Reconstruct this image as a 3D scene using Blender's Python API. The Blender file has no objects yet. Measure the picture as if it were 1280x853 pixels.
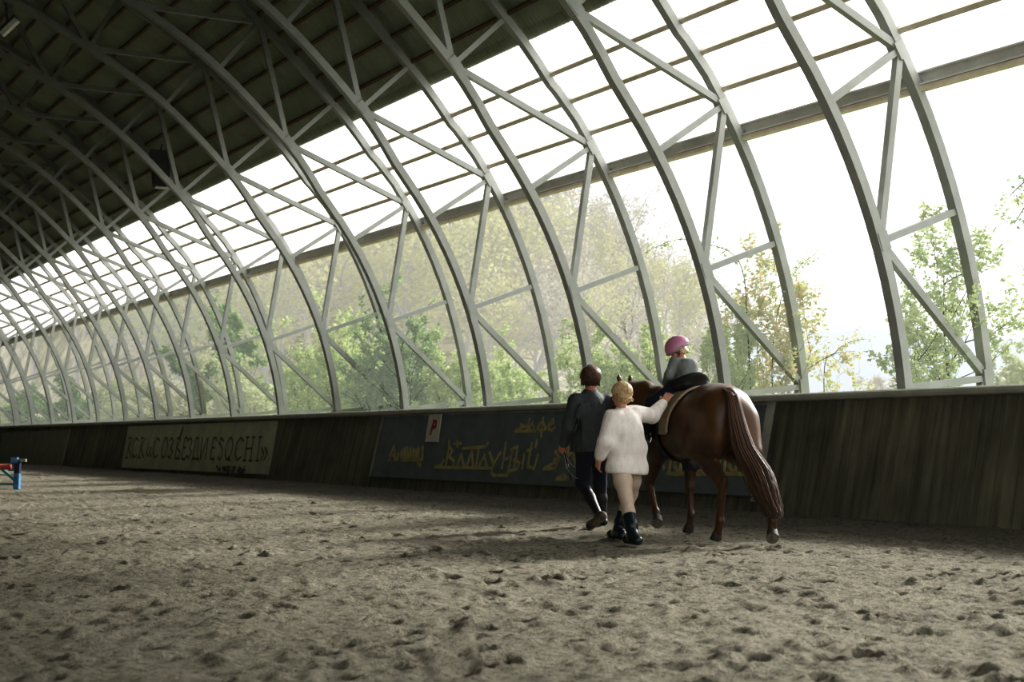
import bpy, math, random
import numpy as np
from mathutils import Matrix, Vector

R = math.radians
SC = bpy.context.scene
COL = SC.collection
CAM_H = 0.95
F_PX = 1700.0
YAW = R(31.88)          # the hall axis (+Y) lies this far left of the camera's heading
PITCH = R(4.155)
CY, SY = math.cos(YAW), math.sin(YAW)
# camera-heading frame: x right, y ahead (level), z up ; origin on the floor under the camera
def C2W(p):
    p = np.asarray(p, float)
    return np.stack([p[..., 0]*CY + p[..., 1]*SY, -p[..., 0]*SY + p[..., 1]*CY, p[..., 2]], -1)
def ray(x, y):
    fw = np.array([0, math.cos(PITCH), math.sin(PITCH)]); up = np.array([0, -math.sin(PITCH), math.cos(PITCH)])
    return np.array([1., 0, 0])*(x-640) + up*(426.5-y) + fw*F_PX
def P(x, y, dep):
    r = ray(x, y); r = r*(dep/r[1]); r[2] += CAM_H; return r
def G(x, dep, z=0.0):
    r = ray(x, 550); return np.array([r[0]*dep/r[1], dep, z])
WALL_D, WALL_K, WALL_H = 11.69, 0.247, 1.50
def wallpt(x, y):
    r = C2W(ray(x, y))
    # d = WALL_D + K*z
    t = (WALL_D + WALL_K*CAM_H)/(r[0]-WALL_K*r[2]); q = r*t
    return q[1], q[2]+CAM_H

# ------------------------------------------------------------------ objects
def link(o, parent=None):
    COL.objects.link(o)
    if parent is not None: o.parent = parent
    return o
def mesh(name, verts, faces, mat=None, parent=None, smooth=False):
    me = bpy.data.meshes.new(name)
    verts = np.asarray(verts, float)
    if isinstance(faces, np.ndarray) and faces.ndim == 2:
        n, k = faces.shape
        me.vertices.add(len(verts)); me.vertices.foreach_set('co', verts.astype(np.float32).ravel())
        me.loops.add(n*k); me.loops.foreach_set('vertex_index', faces.astype(np.int32).ravel())
        me.polygons.add(n); me.polygons.foreach_set('loop_start', (np.arange(n)*k).astype(np.int32))
        me.polygons.foreach_set('loop_total', np.full(n, k, np.int32))
        me.update(calc_edges=True); me.validate()
    else:
        me.from_pydata([tuple(v) for v in verts], [], [tuple(int(i) for i in f) for f in faces]); me.update()
    if smooth: me.polygons.foreach_set('use_smooth', np.ones(len(me.polygons), bool))
    if mat: me.materials.append(mat)
    return link(bpy.data.objects.new(name, me), parent)
def empty(name, loc=(0, 0, 0), rz=0.0):
    o = bpy.data.objects.new(name, None); o.empty_display_size = 0.2
    o.location = tuple(loc); o.rotation_euler = (0, 0, rz); return link(o)
def tag(o, label, cat, group=None, kind=None):
    o['label'] = label; o['category'] = cat
    if group: o['group'] = group
    if kind: o['kind'] = kind
    return o
def struct(o, label=None):
    o['kind'] = 'structure'
    if label: o['label'] = label
    return o
def dup(root, loc=None, rz=None, label=None, group=None):
    r = root.copy(); COL.objects.link(r)
    if loc is not None: r.location = tuple(loc)
    if rz is not None: r.rotation_euler = (0, 0, rz)
    if label: r['label'] = label
    if group: r['group'] = group
    for ch in list(root.children):
        c = ch.copy(); COL.objects.link(c); c.parent = r
        for g in list(ch.children):
            d = g.copy(); COL.objects.link(d); d.parent = c
    return r
class MB:
    """collects simple solids into one mesh"""
    def __init__(s): s.v = []; s.f = []
    def add(s, v, f):
        o = len(s.v); s.v += [tuple(map(float, q)) for q in v]; s.f += [tuple(int(i)+o for i in q) for q in f]; return s
    def box(s, c, size, M=None):
        hx, hy, hz = [q/2 for q in size]
        v = np.array([(x, y, z) for x in (-hx, hx) for y in (-hy, hy) for z in (-hz, hz)])
        if M is not None: v = v @ np.array(M).T
        v = v + np.array(c)
        return s.add(v, [(0, 1, 3, 2), (4, 6, 7, 5), (0, 4, 5, 1), (2, 3, 7, 6), (0, 2, 6, 4), (1, 5, 7, 3)])
    def bar(s, a, b, w, h, up=(0, 1, 0)):
        a = np.array(a, float); b = np.array(b, float); d = b-a; L = np.linalg.norm(d); d /= L
        u = np.array(up, float); u -= d*(u@d); u /= np.linalg.norm(u); n = np.cross(d, u)
        return s.box((a+b)/2, (L, w, h), np.stack([d, u, n], 1))
    def tube(s, pts, rad, n=8, caps=True):
        pts = np.array(pts, float); k = len(pts)
        rad = np.full(k, rad) if np.isscalar(rad) else np.array(rad)
        T = np.gradient(pts, axis=0); T /= np.linalg.norm(T, axis=1)[:, None]+1e-9
        u = np.cross(T[0], (0.31, 0.17, 0.93)); u /= np.linalg.norm(u)
        V = []
        for i in range(k):
            u = u-T[i]*(u@T[i]); u /= np.linalg.norm(u); w = np.cross(T[i], u)
            for j in range(n):
                a = 2*math.pi*j/n; V.append(pts[i]+rad[i]*(math.cos(a)*u+math.sin(a)*w))
        Fs = [(i*n+j, i*n+(j+1) % n, (i+1)*n+(j+1) % n, (i+1)*n+j) for i in range(k-1) for j in range(n)]
        if caps: Fs += [tuple(range(n))[::-1], tuple((k-1)*n+j for j in range(n))]
        return s.add(V, Fs)
    def build(s, name, mat, parent=None, smooth=False):
        return mesh(name, s.v, s.f, mat, parent, smooth)
def spline(pts, n):
    pts = np.array(pts, float); k = len(pts); out = []
    for t in np.linspace(0, k-1-1e-9, n):
        i = int(t); f = t-i
        p0 = pts[max(i-1, 0)]; p1 = pts[i]; p2 = pts[i+1]; p3 = pts[min(i+2, k-1)]
        out.append(0.5*((2*p1)+(-p0+p2)*f+(2*p0-5*p1+4*p2-p3)*f*f+(-p0+3*p1-3*p2+p3)*f**3))
    return np.array(out)

# ------------------------------------------------------------------ materials
def new_mat(name):
    m = bpy.data.materials.new(name); m.use_nodes = True
    nt = m.node_tree; b = nt.nodes['Principled BSDF']; return m, nt, b
def ramp(nt, src, stops):
    r = nt.nodes.new('ShaderNodeValToRGB'); e = r.color_ramp.elements
    e[0].position, e[0].color = stops[0][0], (*stops[0][1], 1)
    e[1].position, e[1].color = stops[-1][0], (*stops[-1][1], 1)
    for p, c in stops[1:-1]:
        q = e.new(p); q.color = (*c, 1)
    nt.links.new(src, r.inputs['Fac']); return r
def noise(nt, scale=(1, 1, 1), s=5.0, detail=4.0, rough=0.6, coord='Object'):
    tc = nt.nodes.new('ShaderNodeTexCoord'); mp = nt.nodes.new('ShaderNodeMapping'); mp.inputs['Scale'].default_value = scale
    nz = nt.nodes.new('ShaderNodeTexNoise'); nz.inputs['Scale'].default_value = s
    nz.inputs['Detail'].default_value = detail; nz.inputs['Roughness'].default_value = rough
    nt.links.new(tc.outputs[coord], mp.inputs['Vector']); nt.links.new(mp.outputs['Vector'], nz.inputs['Vector']); return nz
def bump(nt, b, src, strength=0.3, dist=0.01):
    bp = nt.nodes.new('ShaderNodeBump'); bp.inputs['Strength'].default_value = strength; bp.inputs['Distance'].default_value = dist
    nt.links.new(src, bp.inputs['Height']); nt.links.new(bp.outputs['Normal'], b.inputs['Normal']); return bp
def simple(name, c1, c2=None, rough=0.7, metal=0.0, sc=(1, 1, 1), s=8.0, bmp=0.0, bd=0.01, spec=0.5, lo=0.35, hi=0.65):
    m, nt, b = new_mat(name)
    b.inputs['Roughness'].default_value = rough; b.inputs['Metallic'].default_value = metal
    b.inputs['Specular IOR Level'].default_value = spec
    nz = noise(nt, sc, s); c2 = c2 or tuple(q*0.75 for q in c1)
    r = ramp(nt, nz.outputs['Fac'], [(lo, c2), (hi, c1)]); nt.links.new(r.outputs['Color'], b.inputs['Base Color'])
    if bmp: bump(nt, b, nz.outputs['Fac'], bmp, bd)
    return m
def leaf_mat(name, cols, trans=0.45, haze=0.0, hazecol=(0.8, 0.82, 0.78)):
    m = bpy.data.materials.new(name); m.use_nodes = True; nt = m.node_tree
    for n in list(nt.nodes): nt.nodes.remove(n)
    out = nt.nodes.new('ShaderNodeOutputMaterial'); g = nt.nodes.new('ShaderNodeNewGeometry')
    k = len(cols); r = ramp(nt, g.outputs['Random Per Island'], [(i/(k-1), c) for i, c in enumerate(cols)])
    d = nt.nodes.new('ShaderNodeBsdfDiffuse'); t = nt.nodes.new('ShaderNodeBsdfTranslucent')
    mx = nt.nodes.new('ShaderNodeMixShader'); mx.inputs[0].default_value = trans
    nt.links.new(r.outputs['Color'], d.inputs['Color']); nt.links.new(r.outputs['Color'], t.inputs['Color'])
    nt.links.new(d.outputs[0], mx.inputs[1]); nt.links.new(t.outputs[0], mx.inputs[2])
    last = mx.outputs[0]
    if haze:  # painted haze: a steady glow mixed over the leaf colour
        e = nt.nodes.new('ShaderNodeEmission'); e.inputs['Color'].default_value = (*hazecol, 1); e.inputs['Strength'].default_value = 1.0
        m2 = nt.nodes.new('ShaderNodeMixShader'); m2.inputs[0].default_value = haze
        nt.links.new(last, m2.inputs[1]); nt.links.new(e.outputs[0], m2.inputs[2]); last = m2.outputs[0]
    nt.links.new(last, out.inputs['Surface']); return m
M = {}
# arena sand
m, nt, b = new_mat('arena_sand'); b.inputs['Roughness'].default_value = 0.95; b.inputs['Specular IOR Level'].default_value = 0.15
n1 = noise(nt, s=1.1, detail=6); n2 = noise(nt, s=22, detail=7, rough=0.75); n3 = noise(nt, s=90, detail=3, rough=0.7)
r1 = ramp(nt, n1.outputs['Fac'], [(0.3, (0.275, 0.255, 0.20)), (0.7, (0.365, 0.338, 0.265))])
r2 = ramp(nt, n2.outputs['Fac'], [(0.36, (0.22, 0.22, 0.21)), (0.47, (0.88, 0.88, 0.87)), (0.68, (1.3, 1.3, 1.29))])
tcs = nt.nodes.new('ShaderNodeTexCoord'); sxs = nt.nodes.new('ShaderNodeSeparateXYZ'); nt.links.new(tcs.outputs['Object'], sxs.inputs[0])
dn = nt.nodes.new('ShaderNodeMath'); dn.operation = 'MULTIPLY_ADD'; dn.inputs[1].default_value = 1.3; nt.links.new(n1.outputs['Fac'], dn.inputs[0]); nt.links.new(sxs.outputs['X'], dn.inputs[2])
rd = ramp(nt, dn.outputs[0], [(0.0, (1, 1, 1)), (1.0, (0.36, 0.35, 0.34))])          # wall's shadow band painted into the sand colour, with some damp
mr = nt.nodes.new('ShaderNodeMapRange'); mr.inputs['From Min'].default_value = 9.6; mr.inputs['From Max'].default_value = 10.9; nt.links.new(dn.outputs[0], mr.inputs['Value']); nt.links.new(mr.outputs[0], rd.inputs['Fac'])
mm = nt.nodes.new('ShaderNodeMix'); mm.data_type = 'RGBA'; mm.blend_type = 'MULTIPLY'; mm.inputs[0].default_value = 0.9
nt.links.new(r1.outputs['Color'], mm.inputs[6]); nt.links.new(r2.outputs['Color'], mm.inputs[7])
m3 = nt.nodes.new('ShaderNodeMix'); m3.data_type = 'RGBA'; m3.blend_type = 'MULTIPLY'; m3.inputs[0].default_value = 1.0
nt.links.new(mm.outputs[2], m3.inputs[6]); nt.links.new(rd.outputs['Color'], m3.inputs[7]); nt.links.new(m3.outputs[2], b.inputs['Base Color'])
ad = nt.nodes.new('ShaderNodeMath'); ad.operation = 'ADD'
nt.links.new(n2.outputs['Fac'], ad.inputs[0])
ml = nt.nodes.new('ShaderNodeMath'); ml.operation = 'MULTIPLY'; ml.inputs[1].default_value = 0.4
nt.links.new(n3.outputs['Fac'], ml.inputs[0]); nt.links.new(ml.outputs[0], ad.inputs[1])
bump(nt, b, ad.outputs[0], 1.0, 0.05); M['sand'] = m
# kick wall boards: upright, stained
m, nt, b = new_mat('kick_wall_boards'); b.inputs['Roughness'].default_value = 0.85; b.inputs['Specular IOR Level'].default_value = 0.2
n1 = noise(nt, (0.02, 1, 0.07), 9, 5); n2 = noise(nt, s=0.8, detail=5)
r1 = ramp(nt, n1.outputs['Fac'], [(0.3, (0.095, 0.090, 0.066)), (0.5, (0.155, 0.147, 0.110)), (0.72, (0.225, 0.213, 0.158))])
r2 = ramp(nt, n2.outputs['Fac'], [(0.3, (0.6, 0.6, 0.58)), (0.7, (1.1, 1.1, 1.05))])
mm = nt.nodes.new('ShaderNodeMix'); mm.data_type = 'RGBA'; mm.blend_type = 'MULTIPLY'; mm.inputs[0].default_value = 1
nt.links.new(r1.outputs['Color'], mm.inputs[6]); nt.links.new(r2.outputs['Color'], mm.inputs[7])
nt.links.new(mm.outputs[2], b.inputs['Base Color']); bump(nt, b, n1.outputs['Fac'], 0.4, 0.01); M['wall'] = m
M['cap'] = simple('cap_rail_metal', (0.42, 0.42, 0.36), (0.33, 0.33, 0.28), 0.5, 0.0, s=3)
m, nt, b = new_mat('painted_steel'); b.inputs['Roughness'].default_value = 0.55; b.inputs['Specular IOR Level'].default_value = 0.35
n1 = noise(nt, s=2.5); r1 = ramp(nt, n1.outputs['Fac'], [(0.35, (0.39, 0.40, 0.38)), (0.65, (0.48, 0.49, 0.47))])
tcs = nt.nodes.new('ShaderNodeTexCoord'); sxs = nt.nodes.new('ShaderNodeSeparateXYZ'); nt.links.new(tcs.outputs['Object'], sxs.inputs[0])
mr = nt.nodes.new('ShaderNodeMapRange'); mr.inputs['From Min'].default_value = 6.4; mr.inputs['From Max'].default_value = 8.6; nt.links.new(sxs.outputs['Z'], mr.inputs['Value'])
rd = ramp(nt, mr.outputs[0], [(0.0, (1, 1, 1)), (1.0, (0.36, 0.37, 0.32))])          # roof shade painted into the steel: darker with height
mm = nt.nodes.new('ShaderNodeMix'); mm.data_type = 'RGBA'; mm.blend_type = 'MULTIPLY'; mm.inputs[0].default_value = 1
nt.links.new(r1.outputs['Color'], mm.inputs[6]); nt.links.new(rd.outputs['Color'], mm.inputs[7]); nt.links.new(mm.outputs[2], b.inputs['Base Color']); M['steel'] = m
M['eave'] = simple('pale_eave_steel', (0.74, 0.74, 0.70), (0.62, 0.62, 0.58), 0.6, s=3)
M['roof'] = simple('dark_roof_sheet', (0.31, 0.345, 0.25), (0.24, 0.27, 0.19), 0.6, 0.0, s=1.2)
M['rust'] = simple('rusty_timber', (0.17, 0.10, 0.05), (0.08, 0.052, 0.03), 0.85, s=6)
M['purlin'] = simple('weathered_timber', (0.85, 0.77, 0.65), (0.7, 0.62, 0.5), 0.8, s=5)
M['dark'] = simple('dark_cladding', (0.06, 0.06, 0.05), (0.04, 0.04, 0.034), 0.9)
# translucent panels
m = bpy.data.materials.new('milky_panel'); m.use_nodes = True; nt = m.node_tree
for n in list(nt.nodes): nt.nodes.remove(n)
out = nt.nodes.new('ShaderNodeOutputMaterial'); t = nt.nodes.new('ShaderNodeBsdfTranslucent'); tr = nt.nodes.new('ShaderNodeBsdfTransparent')
n1 = noise(nt, (0.7, 6, 0.7), 2.5, 3)
r1 = ramp(nt, n1.outputs['Fac'], [(0.3, (0.80, 0.80, 0.78)), (0.6, (0.95, 0.95, 0.94))]); nt.links.new(r1.outputs['Color'], t.inputs['Color'])
mx = nt.nodes.new('ShaderNodeMixShader'); mx.inputs[0].default_value = 0.25
nt.links.new(t.outputs[0], mx.inputs[1]); nt.links.new(tr.outputs[0], mx.inputs[2]); nt.links.new(mx.outputs[0], out.inputs['Surface']); M['panel'] = m
# signs
M['cafe'] = simple('slate_sign_paint', (0.125, 0.15, 0.152), (0.095, 0.115, 0.115), 0.7, s=3)
M['banner'] = simple('faded_banner', (0.38, 0.375, 0.265), (0.29, 0.285, 0.20), 0.8, s=2.0)
M['banner2'] = simple('faded_panel', (0.19, 0.19, 0.135), (0.15, 0.15, 0.105), 0.8, s=2.0)
M['inkdark'] = simple('dark_lettering', (0.05, 0.05, 0.04), (0.08, 0.08, 0.06), 0.8, s=6)
M['inkgold'] = simple('gold_lettering', (0.44, 0.36, 0.15), (0.28, 0.24, 0.115), 0.7, s=5)
M['white'] = simple('white_plate', (0.45, 0.44, 0.38), (0.36, 0.35, 0.30), 0.6, s=5)
M['red'] = simple('red_paint', (0.40, 0.06, 0.04), (0.28, 0.04, 0.03), 0.5, s=6)
M['edge'] = simple('pale_edging', (0.36, 0.36, 0.32), (0.22, 0.22, 0.19), 0.6, s=3)
M['blue'] = simple('blue_paint', (0.10, 0.25, 0.42), (0.05, 0.14, 0.26), 0.5, s=6)
M['navy'] = simple('navy_paint', (0.02, 0.025, 0.06), None, 0.5)
M['teal'] = simple('teal_paint', (0.06, 0.30, 0.28), None, 0.5)
M['black'] = simple('black_plastic', (0.012, 0.012, 0.013), None, 0.5)
M['lamp'] = simple('lamp_diffuser', (0.55, 0.55, 0.48), None, 0.5)
# figures
m, nt, b = new_mat('chestnut_coat'); b.inputs['Roughness'].default_value = 0.42; b.inputs['Specular IOR Level'].default_value = 0.5
n1 = noise(nt, (1, 1, 1), 2.2, 4); n2 = noise(nt, (6, 6, 1.5), 60, 2)
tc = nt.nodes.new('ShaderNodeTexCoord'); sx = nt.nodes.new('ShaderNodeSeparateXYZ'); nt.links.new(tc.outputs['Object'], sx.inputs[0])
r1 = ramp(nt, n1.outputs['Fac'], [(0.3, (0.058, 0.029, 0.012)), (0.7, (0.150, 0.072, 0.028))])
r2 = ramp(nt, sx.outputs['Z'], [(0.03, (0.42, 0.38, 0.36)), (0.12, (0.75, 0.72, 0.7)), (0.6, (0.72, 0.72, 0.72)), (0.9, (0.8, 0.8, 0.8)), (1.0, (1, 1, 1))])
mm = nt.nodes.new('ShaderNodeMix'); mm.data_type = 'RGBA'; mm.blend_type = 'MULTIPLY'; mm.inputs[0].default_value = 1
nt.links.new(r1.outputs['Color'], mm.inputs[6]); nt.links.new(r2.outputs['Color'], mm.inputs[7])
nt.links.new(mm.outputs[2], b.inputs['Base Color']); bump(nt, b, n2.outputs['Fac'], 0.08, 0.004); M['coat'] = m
def hair_mat(name, cols, rough=0.45):
    m, nt, b = new_mat(name); b.inputs['Roughness'].default_value = rough
    g = nt.nodes.new('ShaderNodeNewGeometry'); k = len(cols)
    r = ramp(nt, g.outputs['Random Per Island'], [(i/(k-1), c) for i, c in enumerate(cols)])
    nt.links.new(r.outputs['Color'], b.inputs['Base Color']); return m
M['tail'] = hair_mat('horse_hair', [(0.028, 0.014, 0.009), (0.075, 0.036, 0.020), (0.17, 0.09, 0.05), (0.045, 0.021, 0.012)])
M['mane'] = hair_mat('mane_hair', [(0.06, 0.022, 0.010), (0.17, 0.062, 0.022)])
M['hoof'] = simple('hoof_horn', (0.075, 0.065, 0.05), (0.04, 0.035, 0.028), 0.7, s=30)
M['sole'] = simple('hoof_sole', (0.20, 0.18, 0.145), (0.12, 0.11, 0.085), 0.9, s=40)
M['skin'] = simple('skin', (0.55, 0.31, 0.22), (0.50, 0.26, 0.18), 0.5, s=12)
M['skin_red'] = simple('weathered_skin', (0.48, 0.20, 0.13), (0.42, 0.165, 0.10), 0.5, s=12)
M['hair_br'] = simple('brown_hair', (0.10, 0.052, 0.03), (0.04, 0.02, 0.012), 0.45, sc=(5, 5, 0.8), s=30, bmp=0.6, bd=0.01)
M['hair_bl'] = simple('blonde_hair', (0.62, 0.47, 0.27), (0.36, 0.24, 0.12), 0.5, sc=(3, 3, 1.2), s=26, bmp=0.6, bd=0.01)
M['jacket'] = simple('charcoal_jacket', (0.075, 0.083, 0.085), (0.05, 0.056, 0.058), 0.68, spec=0.3, sc=(1, 1, 0.5), s=14, bmp=0.35, bd=0.02)
M['navycloth'] = simple('navy_trousers', (0.016, 0.018, 0.034), None, 0.85, s=20, bmp=0.3)
M['leather'] = simple('black_leather', (0.018, 0.018, 0.018), (0.012, 0.012, 0.012), 0.52, s=20, bmp=0.15)
M['dusty'] = simple('dusty_boot', (0.15, 0.125, 0.095), (0.06, 0.052, 0.042), 0.75, s=12)
M['rubber'] = simple('dark_green_rubber', (0.012, 0.026, 0.03), (0.009, 0.018, 0.02), 0.3, s=8)
M['leggings'] = simple('beige_leggings', (0.62, 0.50, 0.40), (0.55, 0.44, 0.35), 0.8, s=30, bmp=0.1)
m, nt, b = new_mat('cream_knit'); b.inputs['Roughness'].default_value = 0.9; b.inputs['Specular IOR Level'].default_value = 0.15
n1 = noise(nt, (1, 1, 0.35), 22, 3); n2 = noise(nt, s=160, detail=2)
r1 = ramp(nt, n1.outputs['Fac'], [(0.3, (0.76, 0.69, 0.63)), (0.6, (0.90, 0.84, 0.78))]); nt.links.new(r1.outputs['Color'], b.inputs['Base Color'])
ad = nt.nodes.new('ShaderNodeMath'); ad.operation = 'ADD'; nt.links.new(n1.outputs['Fac'], ad.inputs[0]); nt.links.new(n2.outputs['Fac'], ad.inputs[1])
bump(nt, b, ad.outputs[0], 0.6, 0.012); M['knit'] = m
M['childjacket'] = simple('grey_child_jacket', (0.26, 0.28, 0.27), (0.19, 0.205, 0.20), 0.7, s=14, bmp=0.4, bd=0.015)
M['helmet'] = simple('pink_helmet', (0.56, 0.26, 0.37), (0.50, 0.22, 0.33), 0.28, s=4)
M['helmet_trim'] = simple('helmet_grey_trim', (0.42, 0.38, 0.42), None, 0.5)
M['pad'] = simple('beige_saddle_pad', (0.46, 0.38, 0.27), (0.38, 0.31, 0.22), 0.9, s=26, bmp=0.2)
M['chrome'] = simple('stirrup_steel', (0.6, 0.6, 0.6), None, 0.25, 0.9)
M['rope'] = simple('pale_rope', (0.4, 0.38, 0.33), None, 0.9)
M['bark'] = simple('grey_bark', (0.16, 0.14, 0.11), (0.10, 0.085, 0.065), 0.9, s=10)
# ------------------------------------------------------------------ value noise on numpy grids
_rng = np.random.RandomState(7); _T = _rng.rand(256, 256)
def vnoise(x, y):
    xi = np.floor(x).astype(int); yi = np.floor(y).astype(int); fx = x-xi; fy = y-yi
    fx = fx*fx*(3-2*fx); fy = fy*fy*(3-2*fy)
    a = _T[xi & 255, yi & 255]; b_ = _T[(xi+1) & 255, yi & 255]; c = _T[xi & 255, (yi+1) & 255]; d = _T[(xi+1) & 255, (yi+1) & 255]
    return (a*(1-fx)+b_*fx)*(1-fy)+(c*(1-fx)+d*fx)*fy
def fbm(x, y, o=4, g=0.5):
    s = 0; a = 1.0; n = 0
    for i in range(o):
        s = s+a*vnoise(x*2**i+17.3*i, y*2**i+5.1*i); n += a; a *= g
    return s/n-0.5

# ------------------------------------------------------------------ arena floor : raked sand with hoof pits
X0, X1, Y0, Y1, HS = -1.2, 11.9, 1.5, 62.0, 0.025
gx = np.arange(X0, X1, HS); gy = np.arange(Y0, Y1, HS)
GX, GY = np.meshgrid(gx, gy, indexing='ij')
HM = fbm(GX*0.9, GY*0.9, 3)*0.05 + fbm(GX*4.2, GY*4.2, 3)*0.036 + fbm(GX*17, GY*17, 2, 0.8)*0.022
HM += np.where(GX > 10.6, (GX-10.6)*0.05, 0)                    # sand thrown up against the kick wall
rs = np.random.RandomState(3)
for i in range(7500):
    px_, py_ = rs.uniform(0, 11.3), Y0+(Y1-Y0-1)*rs.rand()**1.5
    rr = rs.uniform(0.035, 0.085); dp = rs.uniform(0.008, 0.036)
    i0, i1 = int((px_-X0-2.4*rr)/HS), int((px_-X0+2.4*rr)/HS)+2; j0, j1 = int((py_-Y0-2.4*rr)/HS), int((py_-Y0+2.4*rr)/HS)+2
    i0 = max(i0, 0); j0 = max(j0, 0)
    sx_, sy_ = GX[i0:i1, j0:j1], GY[i0:i1, j0:j1]
    if sx_.size == 0: continue
    st = rs.uniform(0.7, 1.4); q = np.sqrt(((sx_-px_)*st)**2+((sy_-py_)/st)**2)/rr
    HM[i0:i1, j0:j1] += -dp*np.exp(-q**4)+0.55*dp*np.exp(-((q-1.35)/0.4)**2)
for i in range(13000):                                           # clods
    px_, py_ = rs.uniform(0, 11.6), Y0+(Y1-Y0-1)*rs.rand()**2.0
    rr = rs.uniform(0.028, 0.052)
    i0, i1 = int((px_-X0-2*rr)/HS), int((px_-X0+2*rr)/HS)+2; j0, j1 = int((py_-Y0-2*rr)/HS), int((py_-Y0+2*rr)/HS)+2
    i0 = max(i0, 0); j0 = max(j0, 0)
    q = np.hypot(GX[i0:i1, j0:j1]-px_, GY[i0:i1, j0:j1]-py_)/rr
    HM[i0:i1, j0:j1] += rr*0.40*np.exp(-q**2)
HM -= 0.012
def hsample(x, y):
    u = np.clip((x-X0)/HS, 0, len(gx)-1.001); v = np.clip((y-Y0)/HS, 0, len(gy)-1.001)
    i = u.astype(int); j = v.astype(int); fu = u-i; fv = v-j
    h = (HM[i, j]*(1-fu)+HM[i+1, j]*fu)*(1-fv)+(HM[i, j+1]*(1-fu)+HM[i+1, j+1]*fu)*fv
    edge = np.clip((y-Y0)/0.5, 0, 1)*np.clip((x-X0)/0.5, 0, 1)*np.clip((Y1-y)/4, 0, 1)
    return h*edge
def grid_mesh(name, xs, ys, hf, mat):
    A, B = np.meshgrid(xs, ys, indexing='ij'); Z = hf(A, B); V = np.stack([A, B, Z], -1).reshape(-1, 3)
    nx, ny = len(xs), len(ys); i, j = np.meshgrid(np.arange(nx-1), np.arange(ny-1), indexing='ij'); k = (i*ny+j).ravel()
    return mesh(name, V, np.stack([k, k+ny, k+ny+1, k+1], 1), mat, None, True)
ys = [-14.0, -8, -4, -1, 0.5]; y = 1.5
while y < 80: ys.append(y); y += max(0.025, 0.027*(y/7.0)**1.05)
xs = np.concatenate([np.arange(-9.6, -1, 0.4), np.arange(-1, 0.6, 0.12), np.arange(0.6, 11.95, 0.028), [12.2, 12.6]])
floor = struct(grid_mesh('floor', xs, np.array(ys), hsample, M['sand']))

# ------------------------------------------------------------------ kick wall with cap rail
YA, YB = -12.0, 78.0
def wallP(s, z, off=0.0):                 # point on the leaning face, off = towards the arena
    return np.array([WALL_D+WALL_K*z-off*0.971, s, z+off*0.24])
mb = MB(); n_b = int((YB-YA)/0.14)
vv = []; ff = []
rs = np.random.RandomState(5)
for i in range(n_b):                       # upright boards, each a hair proud or shy of its neighbour
    s0 = YA+i*(YB-YA)/n_b; s1 = s0+(YB-YA)/n_b-0.006; o = rs.uniform(0, 0.012)
    a0, a1 = wallP(s0, -0.15, o), wallP(s1, -0.15, o); b0, b1 = wallP(s0, WALL_H-0.03, o), wallP(s1, WALL_H-0.03, o)
    k = len(vv); back = np.array([0.10, 0, 0])
    vv += [a0, a1, b1, b0, a0+back, a1+back, b1+back, b0+back]
    ff += [(k, k+1, k+2, k+3), (k+5, k+4, k+7, k+6), (k, k+3, k+7, k+4), (k+1, k+5, k+6, k+2), (k+3, k+2, k+6, k+7)]
struct(mesh('wall_right', vv, ff, M['wall']))
# cap rail: rounded profile swept along the wall
prof = []
c0 = np.array([WALL_D+WALL_K*WALL_H+0.03, WALL_H-0.02])
for a in np.linspace(0, 2*math.pi, 17)[:-1]:
    u, v = math.cos(a), math.sin(a)
    prof.append(c0+np.array([0.10*math.copysign(abs(u)**0.6, u), 0.055*math.copysign(abs(v)**0.6, v)]))
vv = [(p[0], s, p[1]) for s in (YA, YB) for p in prof]; n = len(prof)
ff = [(i, (i+1) % n, n+(i+1) % n, n+i) for i in range(n)]+[tuple(range(n))[::-1], tuple(range(n, 2*n))]
struct(mesh('trim_1', vv, ff, M['cap'], None, False))

# ------------------------------------------------------------------ arched roof : round haunch running into a straighter slope, ridge over the middle
MID = 1.7
def build_profile():
    th = np.radians(np.arange(-8, 42.1, 2)); a = np.stack([5.23+7.06*np.cos(th), 0.82+7.06*np.sin(th)], 1)
    b_ = np.array([(9.72, 6.52), (8.15, 7.90), (6.42, 8.87), (4.6, 9.66), (2.9, 10.22), (MID, 10.36)])
    I_ = spline(np.r_[a, b_], 3000)
    T = np.gradient(I_, axis=0); T /= np.linalg.norm(T, axis=1)[:, None]
    k = np.ones(41)/41; T = np.stack([np.convolve(np.pad(T[:, i], 20, 'edge'), k, 'valid') for i in (0, 1)], 1); T /= np.linalg.norm(T, axis=1)[:, None]
    N = np.stack([T[:, 1], -T[:, 0]], 1)
    L_ = np.r_[0, np.cumsum(np.linalg.norm(np.diff(I_, axis=0), axis=1))]
    dep = 1.43-0.17*np.clip((L_-5.6)/1.8, 0, 1)
    return I_, N, L_, dep
PI_, PN, PL, PDEP = build_profile()
LTOT = PL[-1]
def prof(l, off):
    """point (d, z) and outward normal; l = arc length along the inner chord from the right foot (past LTOT: the left half), off from the inner chord, None = outer chord"""
    m_ = l > LTOT; q = 2*LTOT-l if m_ else l
    i = int(np.clip(np.searchsorted(PL, q), 0, len(PL)-1)); n_ = PN[i].copy(); p_ = PI_[i]+n_*off
    if m_: p_ = np.array([2*MID-p_[0], p_[1]]); n_[0] *= -1
    return p_, n_
def depth(l):
    q = 2*LTOT-l if l > LTOT else l
    return float(np.interp(q, PL, PDEP))
def l_at_elev(slope, extra):
    """arc length where the outer chord (+extra) is seen at this slope from the vanishing point"""
    q = C2W(ray(-420+1000, 550-1000*slope)); e = q[2]/q[0]
    pts = PI_+PN*(PDEP+extra)[:, None]; return PL[np.argmin(np.abs((pts[:, 1]-CAM_H)/pts[:, 0]-e))]
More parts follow.
